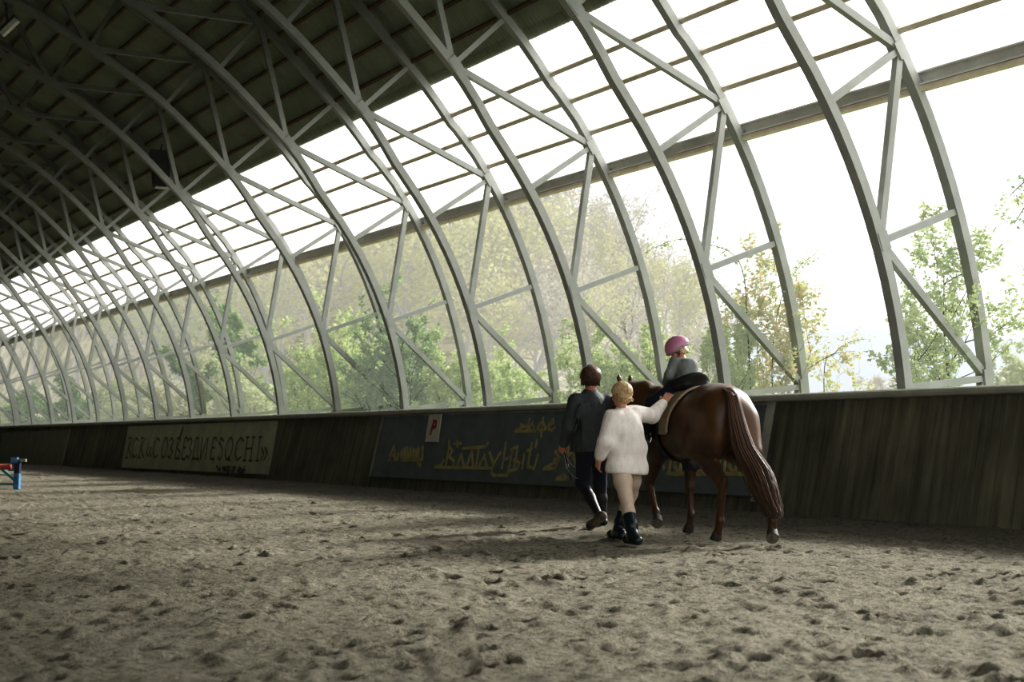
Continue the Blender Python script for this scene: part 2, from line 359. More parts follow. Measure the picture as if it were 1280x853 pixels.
def shell(name, l0, l1, nl, s0, s1, ds, extra, per, amp, mat):
    ss = np.arange(s0, s1+ds/2, ds); V = []
    ll = np.linspace(l0, l1, nl); pn = [prof(l, depth(l)+extra) for l in ll]
    A = np.array([p_ for p_, n_ in pn]); B = np.array([n_ for p_, n_ in pn]); w_ = amp*np.sin(2*math.pi*ss/per)
    X_ = A[None, :, 0]+B[None, :, 0]*w_[:, None]; Z_ = A[None, :, 1]+B[None, :, 1]*w_[:, None]; Y_ = np.repeat(ss[:, None], nl, 1)
    V = np.stack([X_, Y_, Z_], -1).reshape(-1, 3)
    i, j = np.meshgrid(np.arange(len(ss)-1), np.arange(nl-1), indexing='ij'); k = (i*nl+j).ravel()
    return mesh(name, V, np.stack([k, k+nl, k+nl+1, k+1], 1), mat, None, True)
L_EDGE = l_at_elev(0.461, 0.22); L_EAVE = l_at_elev(0.283, 0.12)
struct(shell('ceiling', L_EDGE, 2*LTOT-0.1, 48, -2, 78, 0.025, 0.22, 0.10, 0.024, M['roof']))
struct(shell('window_1', L_EAVE, L_EDGE+0.15, 9, -2, 78, 0.11, 0.19, 0.44, 0.008, M['panel']), 'long strip of milky translucent roof panels between dark roof and open side')
pl_ = prof(2*LTOT, depth(0))[0]
struct(mesh('wall_left', [(pl_[0]-0.3, -14, -0.2), (pl_[0]-0.3, 78, -0.2), (pl_[0]-0.3, 78, 1.2), (pl_[0]-0.3, -14, 1.2)], [(0, 1, 2, 3)], M['dark']))
v = [prof(l, depth(l)+0.2)[0] for l in np.linspace(0, 2*LTOT, 60)]
struct(mesh('wall_back', [(a, 78, b_) for a, b_ in v], [tuple(range(60))], M['dark']))
ORD = ['first', 'second', 'third', 'fourth', 'fifth', 'sixth', 'seventh', 'eighth', 'ninth', 'tenth', 'eleventh', 'twelfth', 'thirteenth', 'fourteenth', 'fifteenth', 'sixteenth', 'seventeenth', 'eighteenth', 'nineteenth', 'twentieth', 'twenty-first', 'twenty-second']
def rotn(n_): return np.array([[n_[0], 0, -n_[1]], [0, 1, 0], [n_[1], 0, n_[0]]])
def purlin(name, l, w, h, mat, y0=-1.9, y1=77.5, extra=0.11):
    c, n_ = prof(l, depth(l)+extra); mb = MB()
    mb.box((0, 0, 0), (h, y1-y0, w), rotn(n_))
    o = mb.build(name, mat); o.location = (c[0], (y0+y1)/2, c[1]); return o
LP = [l_at_elev(q, 0.12) for q in (0.412, 0.374, 0.332)]
for i, l in enumerate(LP):
    tag(purlin('purlin', l, 0.07, 0.10, M['purlin']), f'thin grey-brown purlin crossing the milky roof panels, {ORD[i]} below the dark roof edge', 'purlin', 'purlins under the milky panels')
LR = [l_at_elev(q, 0.12) for q in (0.506, 0.555, 0.613, 0.66, 0.717, 0.774)]
while len(LR) < 19: LR.append(LR[-1]+0.53)
for i, l in enumerate(LR):
    tag(purlin('purlin', l, 0.05, 0.13, M['rust']), f'rusty brown purlin under the dark corrugated roof, {ORD[i]} above the milky panels', 'purlin', 'purlins under the dark roof')
ec = prof(L_EAVE, depth(L_EAVE)+0.10)[0]
be = empty('eave_beam', (ec[0], 38, ec[1]))
tag(be, 'long grey eave beam with brown timber edge below the milky roof panels', 'beam')
mb = MB(); mb.box((0.02, 0, 0.06), (0.05, 79, 0.16)); mb.box((-0.03, 0, 0.13), (0.12, 79, 0.02)); mb.box((-0.03, 0, -0.02), (0.12, 79, 0.02)); mb.build('channel', M['eave'], be)
MB().box((-0.03, 0, -0.065), (0.10, 79, 0.06)).build('timber_strip', M['purlin'], be)

# ------------------------------------------------------------------ arched trusses
S0, DS, NT = 11.03, 3.1525, 18
L20 = PL[np.argmin(np.hypot(PI_[:, 0]-(5.23+7.06*math.cos(R(20))), PI_[:, 1]-(0.82+7.06*math.sin(R(20)))))]
L48 = PL[np.argmin(np.hypot(PI_[:, 0]-9.73, PI_[:, 1]-6.51))]; L34 = L20+1.73
NODES = [L20-1.73, L20, L34, L48]; nn_ = round((LTOT-L48)/2.0); NODES += [L48+(LTOT-L48)*(i+1)/nn_ for i in range(nn_)]
NODES = NODES+[2*LTOT-q for q in NODES[-2::-1]]
def make_truss():
    root = empty('roof_truss', (MID, S0, 0))
    def pt(l, outer):
        p_, n_ = prof(l, depth(l) if outer else 0.0); return np.array([p_[0]-MID, 0, p_[1]])
    def chord(name, outer, w):
        V = []; Fc = []; n_ = 90
        for l in np.linspace(0.05, 2*LTOT-0.05, n_):
            _, nv = prof(l, 0); p0 = pt(l, outer); nv = np.array([nv[0], 0, nv[1]])
            for a, b_ in ((-1, -1), (1, -1), (1, 1), (-1, 1)): V.append(p0+nv*a*w/2+np.array([0, b_*w/2, 0]))
        for i in range(n_-1):
            for j in range(4): Fc.append((i*4+j, i*4+(j+1) % 4, (i+1)*4+(j+1) % 4, (i+1)*4+j))
        Fc += [(3, 2, 1, 0), tuple((n_-1)*4+j for j in range(4))]
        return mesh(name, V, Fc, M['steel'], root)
    chord('inner_chord', False, 0.125); chord('outer_chord', True, 0.125)
    for i, l in enumerate(NODES):
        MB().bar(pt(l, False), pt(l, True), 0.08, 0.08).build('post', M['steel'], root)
        if i+1 < len(NODES):
            o1 = (i % 2 == 0)
            MB().bar(pt(l, o1), pt(NODES[i+1], not o1), 0.085, 0.095).build('brace', M['steel'], root)
        r_ = (i % 2 == 0); _, nv = prof(l, 0); c = pt(l, r_)+np.array([nv[0], 0, nv[1]])*(-0.03 if r_ else 0.03)
        MB().box(c, (0.15, 0.142, 0.22), rotn(nv)).build('gusset_plate', M['steel'], root)
    for l, f_ in ((NODES[0], 0.1), (NODES[-1], 2*LTOT-0.1)): MB().bar(pt(l, True), pt(f_, False), 0.085, 0.095).build('brace', M['steel'], root)
    for l in LP+[L_EAVE]:                    # purlin cleats on the outer chord
        p_, nv = prof(l, depth(l)+0.09); MB().box((p_[0]-MID, 0, p_[1]), (0.10, 0.10, 0.10), rotn(nv)).build('cleat', M['steel'], root)
    return root
tr0 = make_truss()
for k in range(NT):
    lab = f'curved pale grey steel lattice arch truss, {ORD[k]} counting from the right edge of the photo'
    t_ = tr0 if k == 0 else dup(tr0, (MID, S0+k*DS, 0))
    tag(t_, lab, 'truss', 'arch trusses along the hall')
# ------------------------------------------------------------------ signs on the kick wall
def strokes(lines, w, off, th=0.004):
    """flat painted strokes on the leaning wall; lines in (s,z)"""
    mb = MB()
    for L in lines:
        L = np.array(L, float)
        for a, b_ in zip(L[:-1], L[1:]):
            d = b_-a; ln = np.linalg.norm(d)
            if ln < 1e-6: continue
            d /= ln; nn = np.array([-d[1], d[0]])*w/2; e = d*w*0.35
            q = [a-e-nn, b_+e-nn, b_+e+nn, a-e+nn]
            v = [wallP(p_[0], p_[1], off+th) for p_ in q]+[wallP(p_[0], p_[1], off) for p_ in q]
            mb.add(v, [(0, 1, 2, 3), (0, 4, 5, 1), (1, 5, 6, 2), (2, 6, 7, 3), (3, 7, 4, 0)])
    return mb
def panel(corners, off, th=0.012):
    v = [wallP(s, z, off) for s, z in corners]; w = [wallP(s, z, off-th) for s, z in corners]
    return MB().add(v+w, [(0, 1, 2, 3), (0, 4, 5, 1), (1, 5, 6, 2), (2, 6, 7, 3), (3, 7, 4, 0)])
def crop(x0, y0, k): return lambda L: [wallpt(x0+a*k, y0+b_*k) for a, b_ in L]
OFF = 0.03
# cafe sign
s_l, s_r = 24.1, 13.05
rt_ = empty('cafe_sign', wallP(18.5, 0.2)); inv = -np.array(rt_.location)
def put(mb, name, mat, parent):
    mb.v = [tuple(np.array(q)-np.array(parent.location)) for q in mb.v]; return mb.build(name, mat, parent)
tag(rt_, 'large slate-grey sign board on the kick wall with faded gold lettering, behind the walkers', 'sign')
put(panel([(s_l, 0.22), (s_r, 0.22), (s_r, 1.41), (s_l, 1.41)], OFF), 'board', M['cafe'], rt_)
mb = strokes([[(s_l, 0.24), (s_l, 1.40)]], 0.05, OFF); put(mb, 'edge_strip', M['edge'], rt_)
mb = strokes([[(s_r-0.03, 0.22), (s_r-0.03, 1.43)]], 0.16, OFF); put(mb, 'edge_strip', M['edge'], rt_)
put(strokes([[(s_l, 1.405), (s_r, 1.405)]], 0.022, OFF), 'top_strip', M['edge'], rt_)
put(strokes([[(s_l, 0.225), (s_r, 0.225)]], 0.018, OFF), 'bottom_strip', M['inkdark'], rt_)
K = crop(540, 510, 0.14063)
v_ = [[(165, 298), (158, 380), (135, 530)], [(165, 350), (195, 385), (165, 440), (205, 472), (200, 530)], [(40, 530), (92, 515), (118, 470)],
      [(40, 533), (540, 541)], [(235, 525), (272, 420), (300, 528)], [(320, 528), (365, 390), (380, 528)], [(285, 367), (490, 350), (510, 322)],
      [(430, 360), (405, 530)], [(430, 528), (478, 428), (502, 530)], [(525, 398), (560, 505), (622, 405)], [(562, 500), (540, 575), (560, 605), (688, 606)],
      [(670, 315), (652, 430), (634, 545)], [(645, 470), (712, 445)], [(727, 395), (700, 520), (678, 615)], [(715, 376), (775, 350), (742, 545)],
      [(740, 468), (792, 492), (770, 548), (692, 572)], [(832, 420), (815, 542)], [(902, 318), (880, 430), (865, 530)], [(868, 528), (920, 545), (955, 425)],
      [(945, 290), (935, 352)], [(865, 385), (900, 365)], [(235, 300), (240, 352)], [(213, 326), (272, 320)]]
put(strokes([K(l) for l in v_], 0.052, OFF), 'lettering', M['inkgold'], rt_)
v_ = [[(752, 212), (795, 185), (825, 160), (800, 148)], [(883, 100), (868, 150), (846, 212)], [(800, 192), (850, 165), (868, 150)], [(858, 160), (880, 195), (900, 210)],
      [(862, 207), (905, 135), (922, 208)], [(756, 214), (930, 214)], [(1002, 92), (992, 180), (982, 258)], [(992, 122), (948, 190), (985, 212), (1028, 190), (998, 122)],
      [(1052, 165), (1095, 140), (1088, 105), (1052, 145), (1050, 195), (1078, 205), (1105, 182)]]
put(strokes([K(l) for l in v_], 0.042, OFF), 'lettering', M['inkgold'], rt_)
v_ = [[(1005, 548), (1112, 542)], [(1010, 545), (1108, 492)], [(1112, 395), (1146, 450), (1108, 542)], [(1100, 470), (1146, 450)], [(1118, 640), (1180, 600), (1218, 640), (1118, 640)]]
x = 1210
for g_ in range(7):                          # the rest of the second word, hidden behind the walkers and seen between the legs
    v_ += [[(x, 540), (x+14, 360)], [(x+10, 440), (x+95, 350), (x+60, 440), (x+100, 545)] if g_ % 2 == 0 else [(x+14, 360), (x+105, 372), (x+92, 545)]]
    if g_ % 3 == 2: v_ += [[(x, 540), (x+95, 545)]]
    x += 128
x = 2120
for g_ in range(7):
    v_ += [[(x, 590), (x+22, 430)], [(x+20, 440), (x+75, 452), (x+45, 515), (x+88, 590)], [(x-10, 588), (x+90, 596)]]; x += 98
put(strokes([K(l) for l in v_], 0.052, OFF), 'lettering', M['inkgold'], rt_)
K2 = crop(480, 545, 0.0625)
v_ = [[(130, 490), (165, 360), (220, 225), (245, 350), (250, 490)], [(140, 400), (245, 395)], [(290, 490), (320, 380)], [(385, 300), (375, 490), (510, 490), (490, 245)], [(440, 260), (440, 490)],
      [(560, 260), (545, 490)], [(620, 280), (600, 490)], [(545, 480), (760, 485)], [(670, 300), (660, 490)], [(720, 260), (710, 560), (760, 600)], [(800, 240), (790, 490)]]
put(strokes([K2(l) for l in v_], 0.075, OFF), 'lettering', M['inkgold'], rt_)
# little plate with a red letter
c4 = [wallpt(534.2, 553.4), wallpt(550.2, 553.8), wallpt(554.9, 518.7), wallpt(539.6, 519.8)]
o = empty('letter_plate', wallP(*c4[0], 0.06)); tag(o, 'small white plate with a red letter P at the top edge of the slate-grey sign', 'sign plate')
put(panel(c4, 0.055, 0.02), 'plate', M['white'], o)
K3 = crop(440, 480, 0.23438)
put(strokes([K3(l) for l in [[(452, 200), (433, 272)], [(451, 203), (463, 208), (460, 232), (443, 240)]]], 0.065, 0.055), 'letter', M['red'], o)
# long faded banner with dark serif capitals
c4 = [wallpt(152.5, 585), wallpt(336.5, 594), wallpt(349, 526.5), wallpt(161.5, 533.5)]
o = empty('wall_banner', wallP(*c4[0])); tag(o, 'long faded olive banner with dark serif capitals, left of the slate-grey sign', 'banner')
put(panel(c4, OFF), 'sheet', M['banner'], o)
K4 = crop(150, 520, 0.15625)
def ell(cx, cy, rx, ry, sl=-0.16): return [(cx+rx*math.cos(a)-sl*0+sl*ry*math.sin(a), cy+ry*math.sin(a)) for a in np.linspace(0, 2*math.pi, 15)]
def kk(x): return [[(x+28, 180), (x, 337)], [(x+52, 182), (x+16, 256), (x+38, 337)], [(x+18, 180), (x+38, 180)], [(x-8, 337), (x+10, 337)]]
def cc(x, y=0): return [[(x+48, 200+y), (x+30, 178+y), (x+8, 215+y), (x-4, 300+y), (x+8, 338+y), (x+34, 315+y)]]
def zz(x): return [[(x+8, 200), (x+26, 178), (x+38, 210), (x+18, 252), (x+30, 295), (x+10, 342), (x-8, 322)]]
def ee(x): return [[(x+25, 178), (x, 347), (x+28, 350), (x+32, 330)], [(x+25, 178), (x+48, 180), (x+48, 200)], [(x+14, 258), (x+34, 258)]]
v_ = kk(60)+cc(108)+kk(160)+[[(236, 255), (221, 292), (233, 328)], [(259, 255), (244, 292), (256, 328)]]+cc(278)+[ell(366, 258, 20, 80)]+zz(398)
v_ += [[(470, 178), (450, 342), (482, 345)], [(470, 178), (492, 195), (462, 256), (488, 290), (482, 345)]]+ee(502)+zz(548)
v_ += [[(592, 348), (618, 180), (640, 180), (626, 348)], [(582, 368), (588, 346), (638, 348), (633, 368)]]
v_ += [[(668, 178), (650, 350)], [(655, 345), (704, 185)], [(714, 178), (692, 352)]]+ee(732)+[[(758, 352), (752, 372)]]
v_ += [[(840, 205), (818, 178), (806, 218), (828, 268), (824, 330), (806, 356), (794, 330)], ell(882, 266, 26, 88), [(876, 330), (888, 365)]]+[[(998, 205), (975, 178), (945, 220), (932, 310), (945, 360), (980, 330)]]
v_ += [[(1030, 175), (1006, 362)], [(1016, 266), (1064, 264)], [(1078, 172), (1053, 363)], [(1132, 172), (1106, 363)]]
for q in (1030, 1078, 1132): v_ += [[(q-10, 174), (q+12, 173)], [(q-36, 362), (q-14, 363)]]
v_ += [[(1142, 258), (1160, 302), (1136, 356)], [(1172, 258), (1188, 302), (1160, 354)]]
for a_, b_ in ((0, 268), (268, 786), (786, 1300)):
    put(strokes([K4(l) for l in v_ if a_ <= max(q[0] for q in l) < b_ or (b_ == 1300 and max(q[0] for q in l) >= b_)], 0.05, OFF), 'lettering', M['inkdark'], o)
mb = strokes([K4(l) for l in [[(510, 105), (506, 118)], [(500, 135), (496, 148)], [(490, 170), (486, 182)]]], 0.13, OFF); put(mb, 'stain', M['inkdark'], o)
rs = np.random.RandomState(2); L_ = []
for i in range(60):
    a_, b_ = rs.uniform(780, 1010), rs.uniform(405, 455); L_.append([(a_, b_), (a_+rs.uniform(-6, 10), b_+rs.uniform(4, 20))])
put(strokes([K4(l) for l in L_], 0.05, OFF+0.001), 'stain', M['inkdark'], o)
# plain weathered panel at far left
c4 = [wallpt(-2, 583), wallpt(78, 584), wallpt(89.5, 537.5), wallpt(4, 541)]
o = empty('wall_panel', wallP(*c4[0])); tag(o, 'weathered olive panel with a pale right edge, leftmost panel on the kick wall', 'wall panel')
put(panel(c4, OFF), 'sheet', M['banner2'], o)
put(strokes([[wallpt(78, 583), wallpt(89, 538)]], 0.12, OFF), 'edge_strip', M['edge'], o)

# ------------------------------------------------------------------ jump stand and pole at the left edge
def cw(p): return tuple(C2W(np.array(p, float)))
jd = 26.2; base = G(21, jd)
js = empty('jump_stand', cw(base), -YAW); tag(js, 'low blue wooden jump stand with a splayed foot at the left edge of the sand', 'jump stand')
mb = MB(); mb.box((0.03, 0.0, 0.42), (0.10, 0.10, 0.28)); mb.build('post', M['navy'], js)
mb = MB(); mb.bar((0.03, 0, 0.30), (0.05, -0.06, 0.0), 0.12, 0.10); mb.build('foot', M['blue'], js)
mb = MB(); mb.bar((0.0, 0.05, 0.34), (-0.08, 0.25, 0.0), 0.10, 0.08); mb.build('foot', M['navy'], js)
mb = MB(); mb.box((-0.02, -0.02, 0.56), (0.12, 0.10, 0.10)); mb.build('cup', M['blue'], js); MB().box((-0.07, 0.0, 0.365), (0.12, 0.12, 0.02)).build('pole_rest', M['navy'], js)
mb = MB(); mb.box((0.12, 0.0, 0.555), (0.14, 0.06, 0.06)); mb.build('cup_arm', M['edge'], js)
mb = MB(); mb.bar((-0.02, 0.02, 0.17), (-0.28, 0.04, 0.38), 0.04, 0.05); mb.bar((-0.02, 0.03, 0.10), (-0.60, 0.03, 0.10), 0.04, 0.04); mb.build('brace', M['teal'], js)
jp = empty('jump_pole', cw(base+np.array([0, 0, 0.402])), -YAW); tag(jp, 'red pole lying on the low blue jump stand', 'jump pole')
jp_m = MB().tube([(-3.0, 0.0, 0.0), (-0.10, 0.0, 0.03)], 0.055, 12).build('pole', M['red'], jp, True)
MB().tube([(-3.0, 0.0, 0.0), (-3.02, 0, 0)], 0.056, 12).build('end_cap', M['white'], jp)
js2 = dup(js, cw(base+np.array([-3.0, 0, 0]))); js2['label'] = 'low blue jump stand beyond the left edge, holding the other end of the red pole'
# ------------------------------------------------------------------ loudspeaker and lamp up in the roof
pp = P(200, 212, 31.2)
sp = empty('loudspeaker', cw(pp), -YAW+0.35); tag(sp, 'black box loudspeaker hung from a truss high under the dark roof', 'loudspeaker')
mb = MB(); t_ = [(-0.23, -0.2, 0.42), (0.23, -0.2, 0.42), (0.23, 0.2, 0.42), (-0.23, 0.2, 0.42), (-0.14, -0.1, -0.42), (0.20, -0.1, -0.42), (0.20, 0.2, -0.42), (-0.14, 0.2, -0.42)]
mb.add(t_, [(0, 1, 2, 3), (7, 6, 5, 4), (0, 4, 5, 1), (1, 5, 6, 2), (2, 6, 7, 3), (3, 7, 4, 0)]); mb.build('cabinet', M['black'], sp)
MB().box((0.0, -0.165, 0.0), (0.30, 0.02, 0.66), np.array(Matrix.Rotation(-0.12, 3, 'X'))).build('grille', M['dark'], sp)
MB().bar((0, 0.1, 0.42), (0.05, 0.15, 0.62), 0.03, 0.03).build('bracket', M['black'], sp)
MB().box((0.05, -0.06, -0.44), (0.30, 0.12, 0.04)).build('base_bar', M['lamp'], sp)
pp = P(12, 34, 26.0)
fl = empty('strip_lamp', cw(pp), -YAW); tag(fl, 'small pale strip lamp under the dark roof at the top left corner', 'lamp')
Mx = np.array(Matrix.Rotation(R(-45), 3, 'Y'))
MB().box((0, 0, 0.0), (0.42, 0.12, 0.09), Mx).build('diffuser', M['lamp'], fl); MB().box((-0.05, 0, 0.06), (0.46, 0.16, 0.04), Mx).build('housing', M['dark'], fl)
MB().bar((-0.05, 0, 0.06), (-0.1, 0, 0.8), 0.03, 0.03).build('bracket', M['dark'], fl)
# ------------------------------------------------------------------ bodies: smooth implicit surfaces meshed with surface nets
def rot(rx=0, ry=0, rz=0):
    return np.array(Matrix.Rotation(R(rz), 3, 'Z') @ Matrix.Rotation(R(ry), 3, 'Y') @ Matrix.Rotation(R(rx), 3, 'X'))
class Body:
    def __init__(s, k=0.03): s.p = []; s.k = k
    def cap(s, a, b, ra, rb=None, k=None, op='u'):
        s.p.append(('c', np.array(a, float), np.array(b, float), ra, ra if rb is None else rb, s.k if k is None else k, op)); return s
    def chain(s, pts, rad, k=None):
        for i in range(len(pts)-1): s.cap(pts[i], pts[i+1], rad[i], rad[i+1], k)
        return s
    def ell(s, c, r, Rm=None, k=None, op='u'):
        s.p.append(('e', np.array(c, float), np.array(r, float), Rm, None, s.k if k is None else k, op)); return s
    def box(s, c, r, Rm=None, k=None, op='u', rd=0.01):
        s.p.append(('b', np.array(c, float), np.array(r, float), Rm, rd, s.k if k is None else k, op)); return s
    def plane(s, o, n, k=0.01):            # keep the side the normal points away from
        n = np.array(n, float); s.p.append(('p', np.array(o, float), n/np.linalg.norm(n), None, None, k, 'i')); return s
    def bounds(s, pad):
        lo = np.full(3, 1e9); hi = -lo
        for q in s.p:
            if q[6] != 'u': continue
            if q[0] == 'c':
                r = max(q[3], q[4]); lo = np.minimum(lo, np.minimum(q[1], q[2])-r); hi = np.maximum(hi, np.maximum(q[1], q[2])+r)
            else:
                e = q[2] if q[3] is None else np.abs(q[3]) @ q[2]; lo = np.minimum(lo, q[1]-e); hi = np.maximum(hi, q[1]+e)
        return lo-pad, hi+pad
    def field(s, lo, h, shape):
        F = np.full(shape, 0.5, np.float32)
        ax = [lo[i]+h*np.arange(shape[i]) for i in range(3)]
        for q in s.p:
            ty, k, op = q[0], q[5], q[6]
            if ty == 'p': a0, a1 = np.zeros(3, int), np.array(shape)
            else:
                m_ = k+4*h+0.04
                if ty == 'c': r = max(q[3], q[4]); b0 = np.minimum(q[1], q[2])-r-m_; b1 = np.maximum(q[1], q[2])+r+m_
                else: e = q[2] if q[3] is None else np.abs(q[3]) @ q[2]; b0 = q[1]-e-m_; b1 = q[1]+e+m_
                a0 = np.clip(((b0-lo)/h).astype(int), 0, shape); a1 = np.clip(((b1-lo)/h).astype(int)+2, 0, shape)
                if np.any(a1 <= a0): continue
            X, Y, Z = np.meshgrid(*[ax[i][a0[i]:a1[i]] for i in range(3)], indexing='ij')
            sl = tuple(slice(a0[i], a1[i]) for i in range(3)); A = F[sl]
            if ty == 'c':
                a, b = q[1], q[2]; ab = b-a; L2 = max(ab@ab, 1e-12)
                t = np.clip(((X-a[0])*ab[0]+(Y-a[1])*ab[1]+(Z-a[2])*ab[2])/L2, 0, 1)
                D = np.sqrt((X-a[0]-t*ab[0])**2+(Y-a[1]-t*ab[1])**2+(Z-a[2]-t*ab[2])**2)-(q[3]+(q[4]-q[3])*t)
            elif ty == 'p': D = (X-q[1][0])*q[2][0]+(Y-q[1][1])*q[2][1]+(Z-q[1][2])*q[2][2]
            else:
                Pq = np.stack([X-q[1][0], Y-q[1][1], Z-q[1][2]], -1)
                if q[3] is not None: Pq = Pq @ q[3]
                if ty == 'e':
                    k0 = np.sqrt(((Pq/q[2])**2).sum(-1)); k1 = np.sqrt(((Pq/q[2]**2)**2).sum(-1))+1e-9; D = k0*(k0-1)/k1
                else:
                    w_ = np.abs(Pq)-(q[2]-q[4]); D = np.sqrt((np.maximum(w_, 0)**2).sum(-1))+np.minimum(w_.max(-1), 0)-q[4]
            k = max(k, 1e-4)
            if op == 'u': hh = np.clip(0.5+0.5*(A-D)/k, 0, 1); F[sl] = A+(D-A)*hh-k*hh*(1-hh)
            else:
                B = D if op == 'i' else -D
                hh = np.clip(0.5-0.5*(A-B)/k, 0, 1); F[sl] = A+(B-A)*hh+k*hh*(1-hh)
        return F, ax
def nets(F, lo, h):
    S_ = F < 0; nx, ny, nz = F.shape
    c = np.zeros((nx-1, ny-1, nz-1), int)
    for dx in (0, 1):
        for dy in (0, 1):
            for dz in (0, 1): c += S_[dx:nx-1+dx, dy:ny-1+dy, dz:nz-1+dz]
    act = (c > 0) & (c < 8); idx = np.full(act.shape, -1); ii = np.argwhere(act); idx[act] = np.arange(len(ii))
    acc = np.zeros((len(ii), 3)); cnt = np.zeros(len(ii))
    cor = [(x, y, z) for x in (0, 1) for y in (0, 1) for z in (0, 1)]
    for a in range(8):
        for b in range(a+1, 8):
            d = np.array(cor[b])-np.array(cor[a])
            if np.abs(d).sum() != 1: continue
            fa = F[ii[:, 0]+cor[a][0], ii[:, 1]+cor[a][1], ii[:, 2]+cor[a][2]].astype(float); fb = F[ii[:, 0]+cor[b][0], ii[:, 1]+cor[b][1], ii[:, 2]+cor[b][2]].astype(float)
            m_ = (fa < 0) != (fb < 0); t = np.where(m_, fa/(fa-fb+1e-12), 0)
            acc += np.where(m_[:, None], np.array(cor[a])+t[:, None]*d, 0); cnt += m_
    V = lo+h*(ii+acc/np.maximum(cnt, 1)[:, None]); Q = []
    for ax in range(3):
        u, v = (ax+1) % 3, (ax+2) % 3
        s0 = [slice(1, -1)]*3; s0[ax] = slice(0, -1); s1 = [slice(1, -1)]*3; s1[ax] = slice(1, None)
        a, b = S_[tuple(s0)], S_[tuple(s1)]
        for flip, msk in ((0, a & ~b), (1, ~a & b)):
            e = np.argwhere(msk); off = np.ones(3, int); off[ax] = 0; e = e+off
            def g(du, dv):
                w_ = e.copy(); w_[:, u] += du; w_[:, v] += dv; return idx[w_[:, 0], w_[:, 1], w_[:, 2]]
            q = np.stack([g(-1, -1), g(0, -1), g(0, 0), g(-1, 0)], 1); Q.append(q[:, ::-1] if flip else q)
    return V, np.concatenate(Q)
def grow(name, body, h, mat, parent, org=(0, 0, 0), extra=None, smooth=2):
    lo, hi = body.bounds(0.03+3*h); shape = tuple(((hi-lo)/h).astype(int)+2)
    F, ax = body.field(lo, h, shape)
    if extra is not None: F = extra(F, ax, lo, h, shape)
    V, Q = nets(F, lo, h)
    for _ in range(smooth):                 # light relaxation
        A = np.zeros_like(V); n = np.zeros(len(V))
        for i in range(4):
            a, b = Q[:, i], Q[:, (i+1) % 4]; np.add.at(A, a, V[b]); np.add.at(n, a, 1); np.add.at(A, b, V[a]); np.add.at(n, b, 1)
        V = V*0.5+0.5*A/np.maximum(n, 1)[:, None]
    return mesh(name, V-np.array(org), Q, mat, parent, True)
def hand(B, wrist, d, palm_n, size=1.0, curl=0.5, side=1, k=0.012):
    """palm plus five bent fingers; d = direction of the fingers, palm_n = the way the palm faces"""
    d = np.array(d, float); d /= np.linalg.norm(d); n = np.array(palm_n, float); n -= d*(n@d); n /= np.linalg.norm(n); a = np.cross(d, n)*side
    w = np.array(wrist, float); s = size
    knk = w+d*0.085*s
    for t in (-0.03, -0.01, 0.01, 0.03): B.cap(w+a*t*0.7*s, knk+a*t*s, 0.018*s, 0.014*s, k)
    for t, L in ((-0.033, 0.062), (-0.011, 0.075), (0.012, 0.080), (0.034, 0.070)):
        p0 = knk+a*t*s; ang = 0.25*curl
        for f_, r in ((0.45, 0.0105), (0.32, 0.0095), (0.25, 0.0085)):
            ang += 0.55*curl; q = p0+(d*math.cos(ang)+n*math.sin(ang))*L*f_*s+a*t*0.12*f_*s; B.cap(p0, q, r*s, r*s*0.92, 0.004); p0 = q
    t0 = w+d*0.02*s+a*0.028*s; t1 = t0+(d*0.55+a*0.75+n*0.3)*0.045*s; t2 = t1+(d*0.85+a*0.25+n*0.35*curl)*0.038*s
    B.cap(t0, t1, 0.016*s, 0.012*s, 0.012); B.cap(t1, t2, 0.0115*s, 0.009*s, 0.004)
def face(B, c, f, s=1.0, up=(0, 0, 1)):
    """skull with jaw, brow, nose, lips, ears and neck root; f = the way the face looks"""
    f = np.array(f, float); f /= np.linalg.norm(f); u = np.array(up, float); u -= f*(u@f); u /= np.linalg.norm(u); l = np.cross(u, f)
    Rm = np.stack([f, l, u], 1); c = np.array(c, float); q = lambda x, y, z: c+(f*x+l*y+u*z)*s
    B.ell(q(-0.005, 0, 0.025), np.array([0.094, 0.075, 0.092])*s, Rm, 0.02)
    B.ell(q(0.028, 0, -0.045), np.array([0.060, 0.055, 0.068])*s, Rm, 0.025)
    B.ell(q(0.062, 0, -0.092), np.array([0.022, 0.024, 0.018])*s, Rm, 0.02)
    B.ell(q(0.078, 0, 0.018), np.array([0.018, 0.05, 0.012])*s, Rm, 0.015)
    for t in (-1, 1):
        B.ell(q(0.088, 0.031*t, 0.0), np.array([0.012, 0.015, 0.010])*s, Rm, 0.005, 's')
        B.ell(q(0.077, 0.031*t, 0.0), np.array([0.012, 0.013, 0.011])*s, Rm, 0.003)
        B.ell(q(0.065, 0.038*t, -0.035), np.array([0.025, 0.022, 0.022])*s, Rm, 0.015)
        B.ell(q(-0.008, 0.078*t, -0.012), np.array([0.020, 0.008, 0.031])*s, Rm @ rot(0, 10, 12*t), 0.004)
    B.cap(q(0.088, 0, 0.008), q(0.108, 0, -0.028), 0.008*s, 0.013*s, 0.008)
    B.ell(q(0.086, 0, -0.060), np.array([0.012, 0.024, 0.007])*s, Rm, 0.004); B.ell(q(0.083, 0, -0.072), np.array([0.012, 0.021, 0.008])*s, Rm, 0.004)
    return q, Rm
def strands(name, roots, mids, tips, rad, n, mat, parent, seed=1, jit=0.02, seg=9):
    """a lock of hair: n thin tapering tubes between matching curves"""
    rs = np.random.RandomState(seed); mb = MB()
    for i in range(n):
        pts = spline(np.array(roots(rs) if callable(roots) else roots), seg); w_ = rs.normal(0, jit, 3); t = np.linspace(0, 1, seg)[:, None]
        mb.tube(pts+w_*t**1.4, rad*np.linspace(1, 0.35, seg), 4, False)
    return mb.build(name, mat, parent, True)

